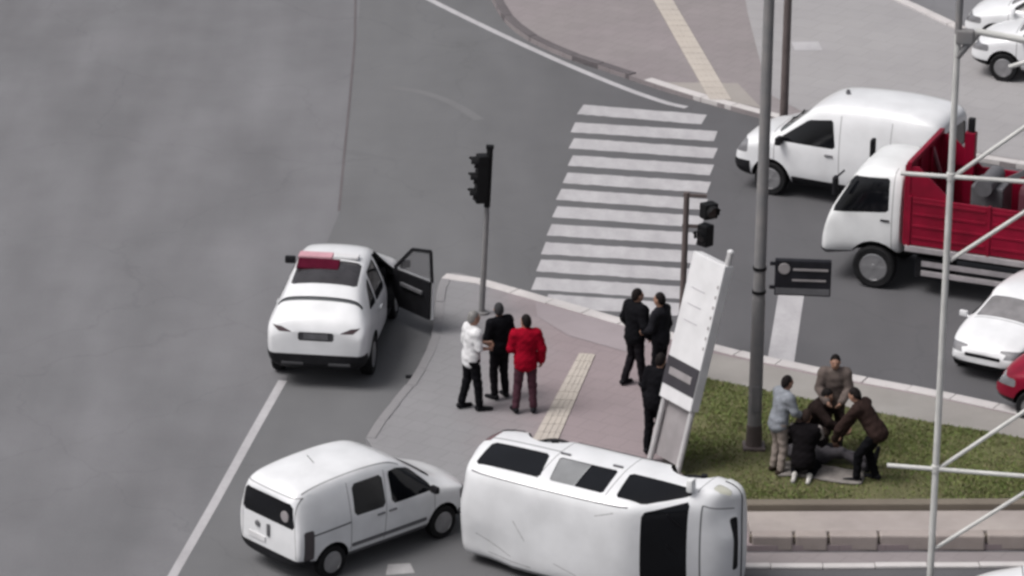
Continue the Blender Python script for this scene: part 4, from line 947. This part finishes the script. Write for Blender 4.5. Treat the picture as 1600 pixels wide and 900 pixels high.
def person(label, loc, yaw, top, bottom, shoes=None, hair=None, scale=1.0, group=None, pel=(0, 0, 0.94), tor=(0, 0.03, 1), lat=(1, 0, 0), look=(0, 1, -0.15), hd=None,
           el=None, wr=None, kn=None, an=None, toe=None, sleeve=1.0, hem=0.20, skirt=False, name='person', bulk=1.0, sleeves=None):
    root = empty(name, loc, yaw, label, 'person', group); root.scale = (scale,)*3
    pel = Vector(pel); t = Vector(tor).normalized(); l = Vector(lat); l = (l-t*l.dot(t)).normalized(); fw = t.cross(l)
    F3 = (l, fw, t)
    chest = pel+t*0.36; neck = pel+t*0.53; hdv = (Vector(hd) if hd else (t*0.6+Vector((0, 0, 0.4)))).normalized()
    hc = neck+hdv*0.155+fw*0.025
    lk = Vector(look); lk = (lk-hdv*lk.dot(hdv)).normalized(); hl = lk.cross(hdv)
    H3 = (hl, lk, hdv)
    sh = {s: pel+t*0.475+l*(0.175*s) for s in (-1, 1)}
    EL = {s: sh[s]+l*(0.055*s)-t*0.05+V3(0, -0.03, -0.24) for s in (-1, 1)}
    WR = {s: EL[s]+V3(0, 0.07, -0.24) for s in (-1, 1)}
    hip = {s: pel+l*(0.09*s)-t*0.03 for s in (-1, 1)}
    KN = {s: V3(0.105*s, 0.03, 0.50) for s in (-1, 1)}; AN = {s: V3(0.115*s, -0.03, 0.085) for s in (-1, 1)}
    TO = {s: None for s in (-1, 1)}
    for dct, src in ((EL, el), (WR, wr), (KN, kn), (AN, an), (TO, toe)):
        if src:
            for s, v in src.items(): dct[s] = Vector(v)
    for s in (-1, 1):
        if TO[s] is None: TO[s] = AN[s]+V3(0.03*s, 0.16, -0.05)
    def body_prims(g, legs=True, arms=True, torso=True):
        P = []
        if torso:
            P += [('e', chest, (0.165+g, 0.112+g, 0.19+g), F3, 0.05), ('e', pel+t*0.16, (0.140+g, 0.105+g, 0.17+g), F3, 0.06), ('e', pel, (0.158+g, 0.118+g, 0.13+g), F3, 0.05),
                  ('c', sh[-1]-t*0.02, sh[1]-t*0.02, 0.062+g, 0.062+g, 0.05)]
        if arms:
            for s in (-1, 1):
                P += [('c', sh[s], EL[s], 0.058+g, 0.044+g, 0.03)]
                if arms is True or arms >= 1: P += [('c', EL[s], WR[s], 0.044+g, 0.030+g, 0.02)]
        if legs:
            for s in (-1, 1):
                P += [('c', hip[s], KN[s], 0.088+g, 0.060+g, 0.03), ('c', KN[s], AN[s]+(KN[s]-AN[s]).normalized()*0.03, 0.060+g, 0.042+g, 0.02)]
        return P
    # --- body: one surface with head, face, neck, hands
    P = body_prims(-0.006)
    P += [('c', neck-t*0.05, hc-hdv*0.07, 0.056, 0.052, 0.03), ('e', hc, (0.074, 0.094, 0.112), H3, 0.02), ('e', hc-hdv*0.055+lk*0.03, (0.055, 0.062, 0.062), H3, 0.03),
          ('c', hc+lk*0.088+hdv*0.012, hc+lk*0.106-hdv*0.022, 0.010, 0.015, 0.012), ('c', hc+lk*0.086-hdv*0.058-hl*0.018, hc+lk*0.086-hdv*0.058+hl*0.018, 0.010, 0.010, 0.01)]
    for s in (-1, 1): P += [('e', hc+hl*(0.078*s)-hdv*0.005, (0.012, 0.022, 0.034), H3, 0.008), ('c', hc+lk*0.080+hdv*0.026+hl*(0.02*s), hc+lk*0.074+hdv*0.028+hl*(0.05*s), 0.010, 0.010, 0.01)]
    for s in (-1, 1):
        d = (WR[s]-EL[s]).normalized(); side = (l*(-s) - d*(l*(-s)).dot(d)).normalized()      # palm faces the body
        spread = d.cross(side).normalized()
        palm = WR[s]+d*0.075
        P += [('c', WR[s], palm-spread*0.018, 0.026, 0.024, 0.012), ('c', WR[s]+d*0.02, palm+spread*0.022, 0.024, 0.022, 0.012)]
        for q, ln in enumerate((0.062, 0.074, 0.068, 0.052)):
            b0 = palm+spread*(0.033-0.022*q); k1 = b0+d*(ln*0.55)+side*0.012; k2 = k1+d*(ln*0.40)+side*0.028
            P += [('c', b0, k1, 0.0105, 0.0095, 0.004), ('c', k1, k2, 0.0095, 0.008, 0.004)]
        tb = WR[s]+d*0.03+spread*0.03
        P += [('c', tb, tb+d*0.035+spread*0.028+side*0.012, 0.013, 0.011, 0.006), ('c', tb+d*0.035+spread*0.028+side*0.012, tb+d*0.066+spread*0.030+side*0.024, 0.011, 0.009, 0.004)]
        P += [('c', AN[s]+V3(0, 0, -0.01), TO[s]*0.9+AN[s]*0.1, 0.030, 0.016, 0.02)]
    obj('body', sdf(P, 0.0115), root, SKIN)
    # --- clothes
    ups = t
    pl = [(pel-t*hem, t)] if not skirt else []
    T = body_prims(0.016*bulk+0.004, legs=False, arms=(1.0 if sleeve >= 1 else 0.5))
    if sleeve < 1:
        T = [q for q in T]
    T += [('c', neck-t*0.075, neck-t*0.03, 0.085, 0.068, 0.03), ('e', pel-t*0.08, (0.170+0.01*bulk, 0.130+0.01*bulk, 0.12), F3, 0.04), ('e', pel+t*0.05, (0.168, 0.13, 0.13), F3, 0.06)]
    obj('shirt' if sleeve < 1 else 'jacket', sdf(T, 0.015, pl, fold=0.0045), root, top)
    if sleeves: obj('sleeves', sdf([q for s in (-1, 1) for q in (('c', sh[s]+l*(0.02*s), EL[s], 0.090, 0.072, 0.02), ('c', EL[s], WR[s], 0.070, 0.050, 0.02))], 0.015), root, sleeves)
    B = body_prims(0.014, torso=False, arms=False)+[('e', pel-t*0.02, (0.165, 0.124, 0.14), F3, 0.05)]
    for s in (-1, 1): B += [('c', KN[s], AN[s]+(KN[s]-AN[s]).normalized()*0.05, 0.070, 0.062, 0.02)]
    obj('trousers', sdf(B, 0.015, fold=0.005), root, bottom)
    for s in (-1, 1):
        dirt = (TO[s]-AN[s]).normalized()
        S_ = [('c', AN[s]-dirt*0.05+V3(0, 0, -0.035), TO[s]+dirt*0.04, 0.044, 0.036, 0.02), ('c', AN[s]+V3(0, 0, 0.0), AN[s]-dirt*0.03+V3(0, 0, -0.03), 0.050, 0.046, 0.02)]
        obj('shoe', sdf(S_, 0.011), root, shoes or cloth('shoe_black', (0.012, 0.012, 0.014)))
    Hh = [('e', hc+hdv*0.012-lk*0.012, (0.084, 0.098, 0.116), H3, 0.02), ('e', hc-lk*0.03-hdv*0.03, (0.078, 0.075, 0.085), H3, 0.02)]
    obj('hair', sdf(Hh, 0.011, [(hc+lk*0.045+hdv*0.045, -lk*0.75+hdv*0.66)]), root, hair or HAIRM)
    for s in (-1, 1):
        ey = MB(); bmesh.ops.create_icosphere(ey.bm, subdivisions=1, radius=0.012, matrix=Matrix.Translation(hc+lk*0.084+hl*(0.031*s)+hdv*0.008)); ey.build('eye', EYEM, root)
    return root

BLK = cloth('black', (0.005, 0.005, 0.0065)); BLK2 = cloth('near_black', (0.009, 0.008, 0.010)); NAVY = cloth('charcoal', (0.012, 0.012, 0.015))
G_T = 'men standing by the traffic light'
person('man in white short-sleeved shirt and black trousers, left of the trio by the traffic light', (-0.66, -6.02, PZ), R(-62), cloth('white_shirt', (0.56, 0.56, 0.57)), BLK, hair=HAIRG, scale=1.0, group=G_T,
       look=(0.1, 1, -0.35), sleeve=0.5, el={1: (0.24, 0.02, 1.16), -1: (-0.25, 0.0, 1.15)}, wr={1: (0.12, 0.27, 1.08), -1: (-0.06, 0.30, 1.12)}, kn={1: (0.11, 0.07, 0.50), -1: (-0.10, -0.02, 0.50)}, an={1: (0.13, 0.10, 0.085), -1: (-0.12, -0.12, 0.085)})
person('person dressed all in black, in the middle of the trio by the traffic light', (-0.19, -5.50, PZ), R(35), BLK, BLK2, hair=mat('hair_ash', (0.035, 0.035, 0.037), 0.7, var=0.3, scale=40, spec=0.1), scale=0.97, group=G_T, bulk=1.8, hem=0.24,
       look=(0.5, 1, -0.2), el={1: (0.25, 0.02, 1.16), -1: (-0.25, 0.02, 1.16)}, wr={1: (0.16, 0.20, 1.02), -1: (-0.16, 0.20, 1.02)})
person('person in bright red jacket and dark maroon trousers, back to the viewer', (0.24, -6.13, PZ), R(8), cloth('red_jacket', (0.24, 0.002, 0.014)), cloth('maroon', (0.060, 0.026, 0.036)), scale=0.99, group=G_T, bulk=2.0, hem=0.22,
       look=(-0.5, 1, -0.2), el={1: (0.27, -0.02, 1.15), -1: (-0.24, 0.04, 1.15)}, wr={1: (0.27, 0.03, 0.92), -1: (-0.10, 0.22, 1.05)}, kn={1: (0.12, 0.02, 0.50), -1: (-0.12, 0.04, 0.50)}, an={1: (0.14, -0.02, 0.085), -1: (-0.16, 0.0, 0.085)})
G_S = 'people in dark clothes by the leaning sign'
person('person in long black coat standing left of the leaning sign', (2.07, -4.88, PZ), R(-50), BLK, BLK2, group=G_S, bulk=2.2, hem=0.34, scale=1.0, look=(0.3, 1, -0.2),
       el={1: (0.27, -0.02, 1.16), -1: (-0.27, 0.0, 1.16)}, wr={1: (0.25, 0.10, 0.94), -1: (-0.24, 0.12, 0.95)}, kn={1: (0.12, 0.03, 0.50), -1: (-0.12, 0.05, 0.50)}, an={1: (0.15, 0.08, 0.085), -1: (-0.14, -0.10, 0.085)})
person('person in charcoal jacket half hidden by the upper part of the leaning sign', (2.50, -5.05, PZ), R(60), NAVY, BLK, group=G_S, bulk=1.2, scale=1.0, look=(0, 1, -0.2), el={-1: (-0.25, 0.06, 1.16)}, wr={-1: (-0.18, 0.24, 1.06)})
person('person in black beside the feet of the leaning sign, just behind the overturned van', (2.32, -7.75, PZ), R(-20), BLK, BLK, group=G_S, bulk=1.0, scale=0.98, look=(0.2, 1, -0.5), tor=(0.10, 0.12, 1),
       kn={1: (0.09, 0.05, 0.50), -1: (-0.08, 0.0, 0.50)}, an={1: (0.10, 0.02, 0.085), -1: (-0.09, -0.08, 0.085)})
G_L = 'people gathered round the casualty on the lawn'
person('person in pale grey-blue top and beige trousers beside the lamp post', (4.30, -8.55, PZ), R(-62), cloth('grey_blue', (0.20, 0.215, 0.24)), cloth('beige', (0.24, 0.205, 0.185)), group=G_L, scale=0.97, tor=(0.0, 0.20, 1), look=(0, 1, -0.5), bulk=1.6, shoes=cloth('shoe_brown', (0.03, 0.022, 0.018)),
       pel=(0, -0.03, 0.93), el={1: (0.25, 0.12, 1.15), -1: (-0.24, 0.14, 1.15)}, wr={1: (0.18, 0.33, 1.02), -1: (-0.15, 0.34, 1.02)})
person('person in taupe shirt standing at the back of the group on the lawn', (5.22, -7.62, PZ), R(176), cloth('taupe', (0.120, 0.097, 0.088)), cloth('dark_brown', (0.045, 0.034, 0.030)), group=G_L, scale=1.0, tor=(0, 0.16, 1), look=(0, 1, -0.7), bulk=2.0,
       el={1: (0.24, 0.12, 1.15), -1: (-0.24, 0.12, 1.15)}, wr={1: (0.12, 0.32, 1.0), -1: (-0.12, 0.32, 1.0)})
person('person in dark brown crouching behind the kneeling figure in black', (4.86, -7.78, PZ), R(-110), cloth('brown_black', (0.018, 0.012, 0.011)), cloth('dark_brown', (0.045, 0.034, 0.030)), group=G_L, scale=1.0, pel=(0, -0.12, 0.50), tor=(0, 0.62, 0.95), look=(0, 1, -0.7), bulk=1.8,
       kn={1: (0.17, 0.30, 0.52), -1: (-0.17, 0.28, 0.50)}, an={1: (0.13, 0.02, 0.085), -1: (-0.13, 0.0, 0.085)}, el={1: (0.26, 0.36, 0.72), -1: (-0.26, 0.36, 0.72)}, wr={1: (0.14, 0.56, 0.55), -1: (-0.14, 0.56, 0.55)})
k_ = person('person in black with pale sleeves kneeling in front, back to the viewer', (4.70, -8.66, PZ), R(-12), cloth('black_vest', (0.006, 0.005, 0.006)), BLK, group=G_L, scale=1.0, pel=(0, -0.12, 0.36), tor=(0, 0.25, 1), look=(0.3, 1, -0.6), bulk=2.0, sleeve=0.5, hem=0.18, sleeves=cloth('pale_sleeve', (0.26, 0.235, 0.225)),
       shoes=cloth('pale_shoe', (0.40, 0.39, 0.37)), hair=mat('hair_brown', (0.03, 0.02, 0.017), 0.7, var=0.3, scale=40, spec=0.1),
       kn={1: (0.17, 0.28, 0.085), -1: (-0.17, 0.28, 0.085)}, an={1: (0.12, -0.16, 0.09), -1: (-0.12, -0.16, 0.09)}, toe={1: (0.12, -0.30, 0.05), -1: (-0.12, -0.30, 0.05)},
       el={1: (0.26, 0.06, 0.58), -1: (-0.26, 0.06, 0.58)}, wr={1: (0.14, 0.32, 0.52), -1: (-0.14, 0.32, 0.52)})
person('person in dark brown jacket and black trousers bending over from the right', (5.64, -8.82, PZ), R(62), cloth('brown_jacket', (0.026, 0.016, 0.014)), BLK, group=G_L, scale=1.0, pel=(0, -0.20, 0.90), tor=(0, 0.62, 0.78), look=(0, 1, -0.9), bulk=1.8,
       kn={1: (0.11, -0.02, 0.49), -1: (-0.11, 0.05, 0.49)}, an={1: (0.14, -0.16, 0.085), -1: (-0.13, 0.06, 0.085)}, el={1: (0.24, 0.34, 0.92), -1: (-0.24, 0.34, 0.92)}, wr={1: (0.14, 0.46, 0.68), -1: (-0.14, 0.46, 0.68)})
# the casualty: built standing, then laid on the back
cas = person('injured person in grey clothes lying on the lawn among the helpers', (0, 0, 0), 0, cloth('grey_top', (0.095, 0.090, 0.098)), cloth('grey_trousers', (0.075, 0.070, 0.078)), group=G_L, scale=0.98, bulk=1.4, hair=HAIRM, look=(0.2, 1, 0),
       kn={1: (0.13, 0.16, 0.52), -1: (-0.12, 0.02, 0.50)}, an={1: (0.14, -0.02, 0.10), -1: (-0.16, 0.0, 0.085)}, wr={1: (0.05, 0.20, 1.05), -1: (-0.30, 0.03, 0.88)})
ax_ = Vector((-0.90, 0.42, 0)).normalized()        # from feet to head
Mc = Matrix((ax_.cross(Vector((0, 0, 1)))*-1, Vector((0, 0, 1)), ax_)).transposed()
if Mc.determinant() < 0: Mc = Matrix((ax_.cross(Vector((0, 0, 1))), Vector((0, 0, 1)), ax_)).transposed()
M4 = Mc.to_4x4(); M4.translation = Vector((5.85, -8.50, PZ+0.16)); cas.matrix_world = M4
# pale sheet on the grass under the helpers
sv = []; sf = []; nx, ny = 26, 14
for i in range(nx+1):
    for j in range(ny+1):
        u, v_ = i/nx, j/ny
        e = 0.05*math.sin(7*u+2)*math.sin(5*v_)
        z = 0.035+0.022*math.sin(9*u+3*v_)*math.sin(4*v_+5*u)
        if j in (0, ny) or i in (0, nx): z = 0.012
        sv.append((-0.78+1.56*u+e, -0.36+0.72*v_+0.06*math.sin(6*u), z))
for i in range(nx):
    for j in range(ny): a = i*(ny+1)+j; sf.append((a, a+ny+1, a+ny+2, a+1))
sho = obj('ground_sheet', pyd('ground_sheet', sv, sf), None, cloth('sheet', (0.19, 0.175, 0.165)), smooth=60)
sm = sho.modifiers.new('thickness', 'SOLIDIFY'); sm.thickness = 0.012; sm.offset = 1
sho.scale = (0.86, 0.8, 1); sho.location = (5.0, -8.60, PZ+0.02); sho.rotation_euler = (0, 0, R(-12))
tag(sho, 'pale rumpled sheet spread on the lawn under the kneeling helper', 'sheet')

# ------------------------------------------------------------------ small crash debris
for k, (x, y) in enumerate(((-1.72, -4.38), (-0.2, -9.4), (0.9, -9.9), (-0.9, -12.9), (-0.3, -12.6))):
    mb = MB().box((0, 0, 0), (random.uniform(0.08, 0.16), random.uniform(0.05, 0.10), 0.03), Matrix.Rotation(R(40*k), 3, 'Z'), bev=0.012)
    o = mb.build('plastic_fragment', BLACKP if k % 2 == 0 else GREYP); o.location = (x, y, 0.02+(PZ if k in (1, 2) else 0))
    tag(o, ['small dark fragment on the road beside the pavement edge', 'grey fragment on the pavement behind the small van', 'dark fragment on the pavement behind the overturned van', 'grey fragment on the road below the small van', 'dark fragment on the road between the two crashed vans'][k], 'debris', 'crash debris')
